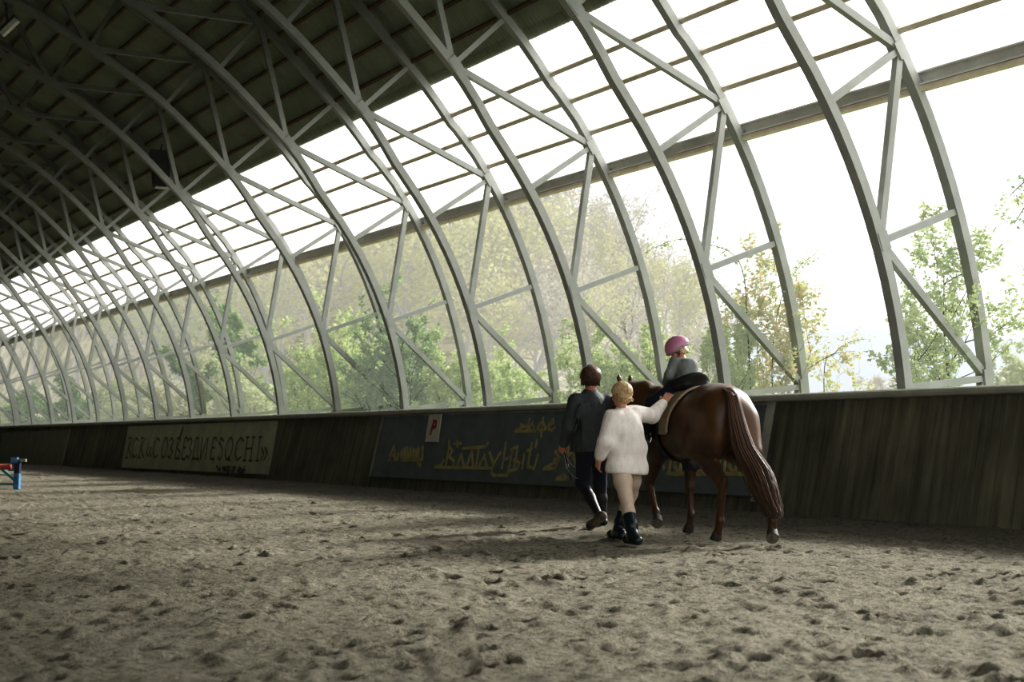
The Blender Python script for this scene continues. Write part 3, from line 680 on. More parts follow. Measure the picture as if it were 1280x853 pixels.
# ================================================================== the horse
PSI = R(19); DOCK = np.array([2.05, 12.88, 0.0])
H_ROT = -YAW+PSI+R(90)                       # horse x axis = its heading
def horse_local(p):                          # camera-heading frame -> horse frame
    q = np.asarray(p, float)-DOCK; f = np.array([-math.sin(PSI), math.cos(PSI)]); l = np.array([-math.cos(PSI), -math.sin(PSI)])
    return np.array([q[0]*f[0]+q[1]*f[1], q[0]*l[0]+q[1]*l[1], q[2]])
def hp(x, y, xl): 
    """pixel + distance along the horse -> horse-frame point on that ray (x fixed)"""
    r = ray(x, y); f = np.array([-math.sin(PSI), math.cos(PSI)])
    t = (xl+DOCK[0]*f[0]+DOCK[1]*f[1])/(r[0]*f[0]+r[1]*f[1]); q = r*t; q[2] += CAM_H; return horse_local(q)
def horse_body():
    B = Body(0.10)
    B.ell((0.66, 0, 1.09), (0.74, 0.285, 0.335)); B.ell((0.45, 0, 1.08), (0.42, 0.30, 0.33)); B.ell((1.05, 0, 1.10), (0.40, 0.235, 0.34))
    B.ell((0.22, 0, 1.20), (0.36, 0.265, 0.275)); B.ell((0.30, 0, 1.30), (0.30, 0.21, 0.175)); B.ell((0.02, 0, 1.20), (0.17, 0.21, 0.23), None, 0.12)
    B.ell((1.08, 0, 1.33), (0.26, 0.095, 0.135))                                        # withers
    for s in (-1, 1):
        B.ell((0.06, 0.145*s, 1.07), (0.21, 0.135, 0.31), rot(0, 8, 0), 0.09)            # buttock and thigh
        B.ell((0.23, 0.165*s, 0.98), (0.19, 0.115, 0.23), None, 0.08)
        B.ell((1.22, 0.13*s, 1.06), (0.20, 0.115, 0.27), rot(0, -15, 0), 0.08)            # shoulder
    B.ell((1.40, 0, 1.02), (0.15, 0.17, 0.22), None, 0.08)                                # breast
    neck = [(1.22, 0, 1.20), (1.48, 0.02, 1.34), (1.75, 0.06, 1.41), (1.98, 0.11, 1.45)]
    for a, r in zip(neck, (0.20, 0.165, 0.13, 0.105)): pass
    for a, b_, r0, r1 in zip(neck[:-1], neck[1:], (0.205, 0.165, 0.13), (0.165, 0.13, 0.108)): B.cap(a, b_, r0*0.62, r1*0.66, 0.08)
    for a, b_, r0, r1 in zip(neck[:-1], neck[1:], (0.205, 0.165, 0.13), (0.165, 0.13, 0.108)):
        a = np.array(a); b_ = np.array(b_); B.cap(a+[0, 0, 0.09], b_+[0, 0, 0.065], 0.08, 0.07, 0.08); B.cap(a-[0, 0, 0.12], b_-[0.0, 0, 0.07], 0.11, 0.085, 0.08)
    hd = np.array([0.80, 0.24, -0.62]); hd /= np.linalg.norm(hd); p0 = np.array([2.06, 0.14, 1.46])
    up = np.array([0.62, 0.18, 0.76]); lat = np.cross(hd, up); lat /= np.linalg.norm(lat); up = np.cross(lat, hd)
    B.cap(p0, p0+hd*0.22, 0.098, 0.092, 0.05); B.cap(p0+hd*0.22, p0+hd*0.46, 0.085, 0.060, 0.05); B.ell(p0+hd*0.50, (0.075, 0.068, 0.066), None, 0.04)
    B.ell(p0+hd*0.12-up*0.07, (0.12, 0.085, 0.075), None, 0.05)
    for s in (-1, 1):
        B.ell(p0+hd*0.17+lat*0.088*s+up*0.03, (0.03, 0.025, 0.022), None, 0.012); B.ell(p0+hd*0.53+lat*0.045*s+up*0.02, (0.018, 0.012, 0.014), None, 0.004, 's')
        e0 = p0-hd*0.03+lat*0.062*s+up*0.075; e1 = e0+np.array([0.02, 0.0, 0.085])+lat*0.02*s; e2 = e1+np.array([0.012, 0, 0.055])
        B.cap(e0, e1, 0.024, 0.026, 0.015); B.cap(e1, e2, 0.025, 0.004, 0.008)
        B.ell(e1+np.array([0.03, 0, 0.0]), (0.02, 0.011, 0.05), None, 0.006, 's')
    def hind(s, st, hk, ft, cf, pst):
        B.cap((0.16, 0.15*s, 1.02), st, 0.17, 0.135, 0.07)
        g = np.array(st)*0.45+np.array(hk)*0.55
        B.cap(st, g, 0.125, 0.080, 0.05); B.cap(g, hk, 0.078, 0.052, 0.03)
        hk = np.array(hk); ft = np.array(ft); back = np.array([-1, 0, 0.35])
        B.cap(hk, hk+back*0.045+[0, 0, 0.03], 0.045, 0.027, 0.025); B.cap(np.array(st)+[-0.16, 0, 0.02], hk+back*0.05+[0, 0, 0.03], 0.055, 0.018, 0.03)
        B.cap(hk, hk*0.6+ft*0.4, 0.047, 0.034, 0.02); B.cap(hk*0.6+ft*0.4, ft, 0.033, 0.036, 0.02); B.ell(ft+[-0.008, 0, 0], (0.047, 0.042, 0.046), None, 0.015)
        B.cap(ft, cf, 0.035, 0.042, 0.02)
    # hind legs: the left one under the body, the right one stretched out behind, toe just leaving the sand
    hind(1, (0.30, 0.165, 0.88), (-0.10, 0.13, 0.53), (-0.015, 0.115, 0.19), (0.025, 0.115, 0.085), None)
    B.cap((0.0, -0.17, 1.12), (-0.14, -0.165, 0.84), 0.13, 0.10, 0.08)
    hind(-1, (0.16, -0.165, 0.86), (-0.40, -0.150, 0.53), (-0.60, -0.105, 0.225), (-0.60, -0.105, 0.14), None)
    def fore(s, el, kn, ft, cf):
        el, kn, ft = map(np.array, (el, kn, ft))
        B.cap((1.22, 0.13*s, 1.0), el, 0.12, 0.105, 0.06); B.cap(el, el*0.35+kn*0.65, 0.10, 0.058, 0.04); B.cap(el*0.35+kn*0.65, kn, 0.055, 0.050, 0.02)
        B.ell(kn+[0.008, 0, 0], (0.052, 0.048, 0.062), None, 0.02); B.cap(kn, kn*0.5+ft*0.5, 0.042, 0.031, 0.015); B.cap(kn*0.5+ft*0.5, ft, 0.030, 0.034, 0.015)
        B.ell(ft+[-0.008, 0, 0], (0.043, 0.039, 0.043), None, 0.015); B.cap(ft, cf, 0.033, 0.041, 0.02)
    fore(-1, (1.10, -0.14, 0.84), (1.085, -0.125, 0.47), (1.06, -0.12, 0.19), (1.085, -0.12, 0.085))
    fore(1, (1.20, 0.165, 0.84), (1.37, 0.19, 0.50), (1.255, 0.18, 0.215), (1.22, 0.18, 0.150))
    B.chain([(0.06, 0.01, 1.38), (-0.07, 0.025, 1.385), (-0.15, 0.025, 1.30)], [0.06, 0.05, 0.035], 0.04)
    return B
HB = horse_body()
def hoof_mesh(name, c, d, toe, parent):
    """c = coronet centre, d = direction down the hoof, toe = direction of the toe"""
    d = np.array(d, float); d /= np.linalg.norm(d); t = np.array(toe, float); t -= d*(t@d); t /= np.linalg.norm(t); l = np.cross(d, t)
    V = []; n = 18; rows = ((0.0, 0.043, 0.045, 0.0), (0.025, 0.050, 0.049, 0.008), (0.085, 0.062, 0.058, 0.024))
    for z, rx, ry, sh in rows:
        for i in range(n):
            a = 2*math.pi*i/n; q = math.cos(a); k_ = 1.0 if q > -0.6 else 0.86; V.append(np.array(c)+d*z+t*(sh+rx*q*k_)+l*ry*math.sin(a))
    Fs = [(r*n+i, (r+1)*n+i, (r+1)*n+(i+1) % n, r*n+(i+1) % n) for r in range(2) for i in range(n)]+[tuple(range(n))]
    o = mesh(name, V, Fs, M['hoof'], parent, True)
    e = np.array(c)+d*0.085+t*0.024; W = [e-d*0.001]+[e+t*0.061*math.cos(2*math.pi*i/n)*(1 if math.cos(2*math.pi*i/n) > -0.6 else 0.86)+l*0.057*math.sin(2*math.pi*i/n) for i in range(n)]
    fr = [e+d*0.012-t*0.05, e+d*0.010+l*0.02-t*0.045, e+d*0.014+t*0.025, e+d*0.010-l*0.02-t*0.045]
    k_ = len(W); mesh('hoof_sole', W+fr, [(0, 1+i, 1+(i+1) % n) for i in range(n)]+[(k_, k_+1, k_+2), (k_, k_+2, k_+3)], M['sole'], o)
    return o
hz = C2W(DOCK); horse = empty('horse', hz, H_ROT)
tag(horse, 'chestnut horse walking away from the camera along the kick wall, carrying a child', 'horse')
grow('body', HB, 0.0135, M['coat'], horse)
hoof_mesh('hoof', (0.025, 0.115, 0.090), (0.25, 0, -1), (1, 0, 0.2), horse)
hoof_mesh('hoof', (-0.60, -0.105, 0.135), (-0.78, 0.33, -0.53), (0.4, 0, -0.9), horse)
hoof_mesh('hoof', (1.083, -0.12, 0.090), (0.25, 0, -1), (1, 0, 0.2), horse)
hoof_mesh('hoof', (1.215, 0.18, 0.165), (-0.80, 0.36, -0.46), (0.4, 0, -0.9), horse)
def tail_curve(rs):
    a = rs.uniform(0, 2*math.pi); q = rs.rand()**0.5; dx, dy = q*math.cos(a), q*math.sin(a); e = rs.uniform(0.72, 1.0)
    P_ = [(-0.06+0.02*dx, 0.045+0.04*dy, 1.425), (-0.185+0.02*dx, 0.054+0.055*dy, 1.36), (-0.245+0.045*dx, 0.052+0.078*dy, 1.15), (-0.31+0.07*dx, 0.014+0.10*dy, 0.88),
          (-0.43+0.08*dx, -0.070+0.13*dy, 0.64), (-0.56+0.08*dx, -0.080+0.105*dy, 0.43), (-0.64+0.05*dx, -0.115+0.05*dy, 0.26)]
    P_ = np.array(P_); return P_[:4].tolist()+[(P_[3]+(p_-P_[3])*e).tolist() for p_ in P_[4:]] if e < 1 else P_.tolist()
strands('tail', tail_curve, None, None, 0.0062, 1500, M['tail'], horse, 4, 0.020, 13)
def mane_curve(rs):
    t = rs.uniform(0, 1); x = 1.22+0.80*t; y = 0.12*t**2-0.012; z = 1.395+0.19*t**0.8-0.03*(t > 0.9)
    ln = rs.uniform(0.10, 0.19); s = -1
    return [(x, y, z-0.01), (x+0.01, y+0.03*s, z+0.012), (x+0.0, y+0.075*s, z-0.4*ln), (x-0.02, y+0.095*s, z-ln)]
strands('mane', mane_curve, None, None, 0.007, 240, M['mane'], horse, 9, 0.012, 7)

# tack (all of it follows the horse's own surface)
def shell_of(base, off, th, region):
    def ex(F, ax, lo, h, shape):
        G_, _ = base.field(lo, h, shape); X, Y, Z = np.meshgrid(*ax, indexing='ij'); return np.maximum(np.abs(G_-off)-th/2, region(X, Y, Z)).astype(np.float32)
    return ex
def region_body(lo, hi): return Body().box((np.array(lo)+np.array(hi))/2, (np.array(hi)-np.array(lo))/2, None)
def rbox(A, c, r): return A
def pad_region(X, Y, Z):
    lowz = 1.00+0.05*np.clip((0.80-X)/0.2, 0, 1)**2+0.06*np.clip((X-1.15)/0.15, 0, 1)**2
    rear = 0.56+0.14*np.clip((1.38-Z)/0.36, 0, 1)
    return np.maximum(np.maximum(rear-X, X-1.30), lowz-Z)
pad = empty('saddle_pad', hz, H_ROT); tag(pad, 'beige saddle pad lying under the black saddle on the chestnut horse', 'saddle pad')
grow('quilted_pad', region_body((0.5, -0.40, 0.95), (1.35, 0.40, 1.56)), 0.012, M['pad'], pad, extra=shell_of(HB, 0.022, 0.026, pad_region))
sad = empty('saddle', hz, H_ROT); tag(sad, 'black leather riding saddle with a raised cantle on the chestnut horse', 'saddle')
ST = Body(0.04)
ST.ell((0.96, 0, 1.455), (0.30, 0.15, 0.07)); ST.ell((1.18, 0, 1.50), (0.10, 0.10, 0.07)); ST.ell((0.72, 0, 1.50), (0.09, 0.17, 0.06))
for a in np.linspace(-1, 1, 25): ST.cap((0.66+0.12*a*a, 0.165*a, 1.475), (0.615+0.15*a*a, 0.175*a, 1.600-0.06*a*a), 0.028, 0.02, 0.012)
ST.ell((0.93, 0, 1.60), (0.20, 0.11, 0.09), None, 0.03, 's')
grow('seat', ST, 0.010, M['leather'], sad)
def flap_region(sd):
    def f(X, Y, Z):
        front = 1.16+0.16*np.clip((1.45-Z)/0.28, 0, 1)-0.25*np.clip((1.10-Z)/0.16, 0, 1)**2; rear = 0.86+0.05*np.clip((1.2-Z)/0.25, 0, 1)+0.12*np.clip((1.02-Z)/0.08, 0, 1)**2
        return np.maximum.reduce([rear-X, X-front, 0.95-Z, Z-1.47, 0.05-Y*sd])
    return f
for sd in (1, -1): grow('flap', region_body((0.8, -0.42 if sd < 0 else 0.0, 0.9), (1.4, 0.0 if sd < 0 else 0.42, 1.52)), 0.012, M['leather'], sad, extra=shell_of(HB, 0.050, 0.024, flap_region(sd)))
grow('girth', region_body((0.95, -0.40, 0.70), (1.15, 0.40, 1.10)), 0.012, M['leather'], sad, extra=shell_of(HB, 0.018, 0.024, lambda X, Y, Z: np.maximum(np.abs(X-1.04)-0.045, Z-1.08)))
for sd in (1, -1):
    sx_, sy_, sz_ = 1.06, 0.375*sd, 0.90
    lt = MB().bar((1.04, 0.345*sd, 1.38), (sx_, sy_, sz_+0.15), 0.026, 0.007, up=(1, 0, 0)).build('stirrup_leather', M['leather'], sad)
    a = np.linspace(0, 2*math.pi, 21); pts = [(sx_+0.0, sy_+0.062*math.sin(t)*(1.0 if math.cos(t) < 0 else 0.75+0.25*abs(math.sin(t))), sz_+0.075-0.0*0+0.075*math.cos(t) if math.cos(t) > -0.75 else sz_+0.018) for t in a]
    mb = MB().tube(pts, 0.007, 6); mb.box((sx_, sy_, sz_+0.018), (0.05, 0.10, 0.012)); mb.build('stirrup_iron', M['chrome'], sad, False)

# bridle on the far side of the head
br = empty('bridle', hz, H_ROT); tag(br, 'dark leather bridle on the head of the chestnut horse', 'bridle')
hd = np.array([0.80, 0.24, -0.62]); hd /= np.linalg.norm(hd); p0 = np.array([2.06, 0.14, 1.46])
up_ = np.array([0.62, 0.18, 0.76]); lat = np.cross(hd, up_); lat /= np.linalg.norm(lat); up_ = np.cross(lat, hd)
def ring(c, ru, rl, n_=20): return [c+up_*ru*math.cos(t)+lat*rl*math.sin(t) for t in np.linspace(0, 2*math.pi, n_)]
MB().tube(ring(p0+hd*0.34, 0.088, 0.084), 0.010, 6).build('noseband', M['leather'], br, True)
MB().tube([p0+hd*0.43+lat*0.075, p0+hd*0.2+lat*0.103, p0-hd*0.01+lat*0.10+up_*0.03, p0-hd*0.04+up_*0.115, p0-hd*0.01-lat*0.10+up_*0.03, p0+hd*0.2-lat*0.103, p0+hd*0.43-lat*0.075], 0.009, 6).build('headpiece', M['leather'], br, True)
# ================================================================== the people
def figure(name, org, label):
    e = empty(name, C2W(np.array(org, float)), -YAW); tag(e, label, 'person'); return e
# --- adult in a charcoal jacket (camera-heading frame coordinates)
mo = np.array([0.86, 14.85, 0.0]); man = figure('person', mo, 'person with short brown hair, charcoal jacket and tall riding boots, leading the horse')
Q = {'head': P(738, 473, 14.88), 'neck': P(738, 490, 14.84), 'lsh': P(720, 502, 14.78), 'rsh': P(758, 503, 14.90), 'lel': P(710, 535, 14.72), 'lwr': P(704, 556, 14.80), 'rel': P(766, 534, 15.10), 'rwr': P(772, 545, 15.35),
     'pel': P(740, 563, 14.84), 'lhip': P(731, 568, 14.80), 'rhip': P(749, 568, 14.88), 'lkn': P(728, 605, 14.92), 'lan': P(749, 645, 14.62), 'rkn': P(750, 604, 15.12)}
Q['ltoe'] = G(737, 14.72, 0.03); Q['ran'] = G(754, 15.10, 0.09); Q['rtoe'] = G(748, 15.30, 0.03); Q['lhl'] = P(753, 645, 14.56)
fwd = np.array([-0.36, 0.93, 0])
MBd = Body(0.04)
face(MBd, Q['head'], fwd*0.9+np.array([-0.1, 0, -0.12]), 1.03)
MBd.cap(Q['neck']+[0, 0, -0.03], Q['head']+[0.01, -0.02, -0.05], 0.062, 0.058, 0.03)
for a, b_, r0, r1 in (('neck', 'pel', 0.11, 0.085), ('lsh', 'lel', 0.052, 0.042), ('lel', 'lwr', 0.04, 0.028), ('rsh', 'rel', 0.052, 0.042), ('rel', 'rwr', 0.04, 0.028), ('lhip', 'lkn', 0.085, 0.056), ('lkn', 'lan', 0.055, 0.036), ('rhip', 'rkn', 0.085, 0.056), ('rkn', 'ran', 0.055, 0.036), ('lan', 'ltoe', 0.036, 0.03), ('ran', 'rtoe', 0.036, 0.03), ('lsh', 'rsh', 0.06, 0.06)):
    MBd.cap(Q[a]+(np.array([0, 0, -0.1]) if a == 'neck' else 0), Q[b_], r0, r1, 0.035)
hand(MBd, Q['lwr'], Q['lwr']-Q['lel']+np.array([-0.03, 0.02, -0.04]), (0.75, 0.6, 0), 1.0, 1.5, -1)
hand(MBd, Q['rwr'], Q['rwr']-Q['rel'], (-0.8, 0, 0.2), 1.0, 1.5, 1)
grow('body', MBd, 0.0075, M['skin_red'], man, mo)
Jk = Body(0.05)
Jk.cap(Q['neck']+[0, 0, -0.13], Q['pel']+[0, 0, 0.10], 0.15, 0.155, 0.06); Jk.cap(Q['lsh'], Q['rsh'], 0.085, 0.085, 0.05); Jk.cap(Q['lsh']+[0.07, 0.02, -0.10], Q['rsh']+[-0.07, 0, -0.10], 0.12, 0.12, 0.06)
Jk.cap(Q['lsh']+[0.085, 0.03, -0.42], Q['rsh']+[-0.085, -0.02, -0.42], 0.14, 0.14, 0.06); Jk.cap(Q['pel']+[-0.075, -0.01, 0.03], Q['pel']+[0.085, 0.02, 0.03], 0.150, 0.150, 0.06); Jk.cap(Q['pel']+[-0.08, -0.01, -0.06], Q['pel']+[0.085, 0.02, -0.06], 0.150, 0.150, 0.06)
Jk.cap(Q['neck']+[0, 0, -0.02], Q['neck']+[0, -0.01, 0.025], 0.080, 0.070, 0.04)
for a, b_, r0, r1 in (('lsh', 'lel', 0.084, 0.070), ('rsh', 'rel', 0.084, 0.070)): Jk.cap(Q[a], Q[b_], r0, r1, 0.035)
Jk.cap(Q['lel'], Q['lel']*0.08+Q['lwr']*0.92, 0.068, 0.052, 0.02); Jk.cap(Q['rel'], Q['rel']*0.1+Q['rwr']*0.9, 0.068, 0.052, 0.02)
rs = np.random.RandomState(11)
for i in range(16):
    a = Q['lsh']*(1-i/15.)+Q['rsh']*(i/15.); a = a+np.array([0, -0.145, rs.uniform(-0.12, -0.02)]); Jk.cap(a, a+np.array([rs.uniform(-0.03, 0.03), rs.uniform(-0.01, 0.02), rs.uniform(-0.40, -0.18)]), 0.006, 0.003, 0.045)
Jk.plane(Q['pel']+[0, 0, -0.015], (0.03, 0, -1), 0.02); Jk.plane(Q['neck']+[0, 0, 0.035], (0, -0.35, 1), 0.012)
grow('jacket', Jk, 0.009, M['jacket'], man, mo)
# jacket must not cut the arm that hangs below the hem: sleeve piece carried on its own
Sv = Body(0.03); Sv.cap(Q['lel']+[0, 0, 0.05], Q['lel'], 0.066, 0.066); Sv.cap(Q['lel'], Q['lel']*0.08+Q['lwr']*0.92, 0.066, 0.048); grow('sleeve', Sv, 0.009, M['jacket'], man, mo)
Tr = Body(0.035)
for s in 'lr': Tr.cap(Q[s+'hip']+[0, 0, 0.03], Q[s+'kn'], 0.100, 0.073); Tr.cap(Q[s+'kn'], Q[s+'kn']*0.75+(Q['lan'] if s == 'l' else Q['ran'])*0.25, 0.072, 0.066)
Tr.cap(Q['lhip']+[0, 0, 0.06], Q['rhip']+[0, 0, 0.06], 0.105, 0.105, 0.05); grow('trousers', Tr, 0.009, M['navycloth'], man, mo)
def boot(name, kn, an, toe, heel, r, matn, who, org, top=0.12, kind='boot', flat=True):
    B = Body(0.025); t = kn*(1-top)+an*top; B.cap(t, kn*0.55+an*0.45, r*1.0, r*0.98); B.cap(kn*0.55+an*0.45, an, r*0.95, r*0.62)
    d = (toe-an); d[2] = 0; d /= np.linalg.norm(d)
    B.cap(an, heel, r*0.60, r*0.58); B.cap(heel, toe, r*0.58, r*0.55); B.ell(toe*0.8+an*0.2-[0, 0, 0.02], (r*0.75, r*0.75, r*0.6))
    B.plane(t, kn-an, 0.008)
    if flat: B.plane((0, 0, -0.005), (0, 0, -1), 0.006)
    return grow(name, B, 0.0085, M[matn], who, org)
bt = boot('boot', Q['lkn'], Q['lan'], Q['ltoe']+[0, 0, 0.02], Q['lhl']+[0, 0, -0.01], 0.064, 'leather', man, mo)
SoB = Body(0.02); SoB.cap(Q['lhl']+[0, -0.02, -0.01], Q['ltoe']+[0, -0.02, 0.0], 0.047, 0.046); SoB.cap(Q['lan'], Q['lhl'], 0.052, 0.05); grow('shoe', SoB, 0.0085, M['dusty'], man, mo)['label'] = 'sand-dusted shoe with raised heel'
boot('boot', Q['rkn'], Q['ran'], Q['rtoe']+[0, 0, 0.02], Q['ran']+[0.0, -0.05, -0.04], 0.064, 'leather', man, mo)
Cf = Body(0.01); k_ = Q['rkn']*0.88+Q['ran']*0.12
for t in np.linspace(0, 2*math.pi, 12)[:-1]: Cf.cap(k_+[0.062*math.cos(t), 0.062*math.sin(t), 0], k_+[0.062*math.cos(t+.57), 0.062*math.sin(t+.57), 0], 0.008)
grow('boot_trim', Cf, 0.006, M['edge'], man, mo)['label'] = 'pale boot top trim'
Hr = Body(0.03); hq = Q['head']
Hr.ell(hq+[0.005, -0.012, 0.032], (0.104, 0.116, 0.108)); Hr.ell(hq+[0.010, -0.045, -0.015], (0.096, 0.078, 0.08)); Hr.ell(hq+[-0.03, 0.0, 0.055], (0.07, 0.09, 0.08))
for i in range(26):
    a = 6.283*i/26.; Hr.cap(hq+[0.02*math.cos(a), -0.01+0.02*math.sin(a), 0.135], hq+[0.108*math.cos(a+0.3), -0.012+0.118*math.sin(a+0.3), 0.02+0.02*math.sin(i*2.4)], 0.010, 0.012, 0.012)
for i in range(22):
    a = math.pi*(0.02+0.96*i/21.); c = hq+[0.092*math.cos(a), -0.10*math.sin(a)-0.0, -0.02]; Hr.cap(c+[0, 0, 0.06], c+[0.01*math.sin(i*2.1), 0.012, -0.055-0.012*math.sin(i*1.7)], 0.017, 0.007, 0.014)
Hr.ell(hq+np.array([-0.04, 0.11, -0.03]), (0.085, 0.085, 0.10), None, 0.02, 's')
hr = grow('hair', Hr, 0.0065, M['hair_br'], man, mo)
def head_locks(name, c, r3, frame, n, ln, a_lo, a_hi, rad, mat, parent, org, seed, jit=0.006):
    """locks combed from the crown down over a head ellipsoid; azimuth 0 = the face"""
    rs = np.random.RandomState(seed); mb = MB(); f, l, u = frame[:, 0], frame[:, 1], frame[:, 2]
    for i in range(n):
        az = R(rs.uniform(a_lo, a_hi)); p0 = rs.uniform(0.05, 0.75); p1 = p0+rs.uniform(0.6, 1.0)*ln; tw = rs.normal(0, 0.16); pts = []
        for t in np.linspace(0, 1, 7):
            ph = min(p0+(p1-p0)*t, 2.35); a = az+tw*t; k = 1.0+0.05*t+rs.normal(0, 0.012)
            q = f*r3[0]*math.sin(min(ph, 1.75))*math.cos(a)+l*r3[1]*math.sin(min(ph, 1.75))*math.sin(a)+u*r3[2]*math.cos(ph); pts.append(np.array(c)+q*k-np.array(org))
        mb.tube(pts, rad*np.linspace(1, 0.45, 7), 4, False)
    return mb.build(name, mat, parent, True)
M['lock_br'] = hair_mat('brown_locks', [(0.13, 0.065, 0.035), (0.06, 0.03, 0.018), (0.19, 0.10, 0.055), (0.035, 0.018, 0.012)])
M['lock_bl'] = hair_mat('blonde_locks', [(0.66, 0.50, 0.29), (0.45, 0.31, 0.16), (0.74, 0.60, 0.38), (0.34, 0.22, 0.11)])
mf = fwd*np.array([1, 1, 0])/np.linalg.norm(fwd[:2]); ml_ = np.cross((0, 0, 1), mf)
head_locks('hair_locks', hq+[0.006, -0.014, 0.03], (0.114, 0.104, 0.108), np.stack([mf, ml_, np.array([0, 0, 1.])], 1), 420, 1.5, 50, 310, 0.007, M['lock_br'], man, mo, 3)
# riding crop and rope held in the left hand
hl = Q['lwr']+np.array([-0.012, 0.01, -0.045])
cr = empty('riding_crop', C2W(hl), -YAW); tag(cr, 'thin black riding crop pointing down from the hand of the charcoal-jacket person', 'crop')
MB().tube([(-0.01, 0, 0.06), (0.06, 0.02, -0.16)], 0.008, 8).build('handle', M['leather'], cr, True); MB().tube([(0.06, 0.02, -0.16), (0.10, 0.04, -0.34)], 0.006, 6).build('shaft', M['leather'], cr, True)
ro = empty('lead_rope', C2W(hl), -YAW); tag(ro, 'thin pale cord hanging in a loop from the hand of the charcoal-jacket person', 'rope')
MB().tube(spline([(0.0, 0.0, -0.02), (0.05, 0.02, -0.10), (0.12, 0.03, -0.19), (0.20, 0.04, -0.215), (0.26, 0.06, -0.20)], 18), 0.0045, 6).build('cord', M['rope'], ro, True)
MB().tube(spline([(0.02, 0.0, -0.06), (0.06, 0.0, -0.22), (0.14, 0.02, -0.31), (0.24, 0.06, -0.33)], 18), 0.004, 6).build('cord', M['rope'], ro, True)

# --- woman in the cream jumper
wo = np.array([1.06, 12.85, 0.0]); wom = figure('person', wo, 'person with short blonde hair in a cream knitted jumper, reaching towards the child rider')
W = {'head': P(776, 494, 12.90), 'neck': P(778, 510, 12.88), 'lsh': P(765, 521, 12.76), 'rsh': P(792, 517, 12.95), 'lel': P(757, 553, 12.70), 'lwr': P(748, 576, 12.78), 'rel': P(815, 520, 13.15), 'rwr': P(830, 503, 13.36),
     'pel': P(783, 575, 12.85), 'lhip': P(775, 582, 12.80), 'rhip': P(791, 582, 12.88), 'lkn': P(782, 620, 12.72), 'rkn': P(789, 617, 13.08)}
W['lan'] = P(791, 668, 12.46); W['ran'] = P(773, 661, 13.10); W['ltoe'] = G(783, 12.62, 0.035); W['rtoe'] = G(764, 13.28, 0.035); W['lhl'] = G(796, 12.40, 0.04); W['rhl'] = G(777, 13.02, 0.045)
wf = np.array([-0.62, 0.78, -0.05])
WB = Body(0.035); qf, Rm = face(WB, W['head'], wf, 0.93)
WB.cap(W['neck']+[0, 0, -0.03], W['head']+[0.01, -0.015, -0.05], 0.046, 0.044, 0.03)
for a, b_, r0, r1 in (('lsh', 'lel', 0.044, 0.036), ('lel', 'lwr', 0.036, 0.026), ('rsh', 'rel', 0.044, 0.036), ('rel', 'rwr', 0.036, 0.026), ('lhip', 'lkn', 0.082, 0.052), ('rhip', 'rkn', 0.082, 0.052), ('lkn', 'lan', 0.05, 0.033), ('rkn', 'ran', 0.05, 0.033), ('neck', 'pel', 0.09, 0.11), ('lsh', 'rsh', 0.05, 0.05), ('lan', 'ltoe', 0.033, 0.028), ('ran', 'rtoe', 0.033, 0.028)):
    WB.cap(W[a]+(np.array([0, 0, -0.08]) if a == 'neck' else 0), W[b_], r0, r1, 0.03)
hand(WB, W['lwr'], P(746, 592, 12.86)-W['lwr'], (0.85, 0.4, 0.1), 0.92, 0.55, -1)
hand(WB, W['rwr'], P(838, 490, 13.44)-W['rwr'], (0.4, 0.75, 0.2), 0.95, 0.25, 1)
grow('body', WB, 0.007, M['skin'], wom, wo)
Sw = Body(0.05)
Sw.cap(W['lsh']+[0.055, 0.03, -0.02], W['rsh']+[-0.03, -0.02, -0.01], 0.078, 0.078, 0.05); Sw.cap(W['lsh']+[0.06, 0.02, -0.14], W['rsh']+[-0.055, -0.01, -0.16], 0.115, 0.115, 0.06)
Sw.cap(W['lhip']+[-0.015, 0, 0.16], W['rhip']+[0.02, 0, 0.16], 0.125, 0.125, 0.07); Sw.cap(W['lhip']+[-0.01, 0, -0.02], W['rhip']+[0.02, 0, -0.02], 0.130, 0.130, 0.06); Sw.cap(W['lhip']+[-0.01, 0, -0.12], W['rhip']+[0.01, 0, -0.12], 0.118, 0.118, 0.06); Sw.ell(W['pel']+[0.0, 0, 0.26], (0.165, 0.14, 0.2), None, 0.06)
Sw.cap(W['neck']+[0, 0, -0.055], W['neck']+[0, -0.005, 0.005], 0.085, 0.062, 0.04)
Sw.cap(W['lsh'], W['lel'], 0.078, 0.076, 0.05); Sw.cap(W['rsh'], W['rel'], 0.085, 0.074, 0.04); Sw.cap(W['rel'], W['rel']*0.15+W['rwr']*0.85, 0.075, 0.052, 0.03)
Sw.plane(W['pel']+[0, 0, -0.135], (-0.06, 0, -1), 0.025); Sw.plane(W['neck']+[0, 0, 0.01], (0, -0.25, 1), 0.012)
grow('jumper', Sw, 0.009, M['knit'], wom, wo)
S2 = Body(0.03); S2.cap(W['lsh']*0.3+W['lel']*0.7, W['lel'], 0.066, 0.077); S2.cap(W['lel'], W['lel']*0.5+W['lwr']*0.5, 0.078, 0.060); S2.cap(W['lel']*0.62+W['lwr']*0.38, W['lel']*0.42+W['lwr']*0.58, 0.072, 0.062, 0.01); S2.cap(W['lel']*0.42+W['lwr']*0.58, W['lel']*0.28+W['lwr']*0.72, 0.064, 0.058, 0.008)
grow('sleeve', S2, 0.0085, M['knit'], wom, wo)
Lg = Body(0.03)
for s in 'lr': Lg.cap(W[s+'hip']+[0, 0, 0.02], W[s+'kn']*0.55+W[s+'hip']*0.45, 0.098, 0.084); Lg.cap(W[s+'kn']*0.55+W[s+'hip']*0.45, W[s+'kn'], 0.086, 0.064); Lg.cap(W[s+'kn'], W[s+'kn']*0.55+W[s+'an']*0.45, 0.064, 0.060); Lg.cap(W[s+'kn']*0.55+W[s+'an']*0.45, W[s+'an'], 0.060, 0.036)
grow('leggings', Lg, 0.0085, M['leggings'], wom, wo)
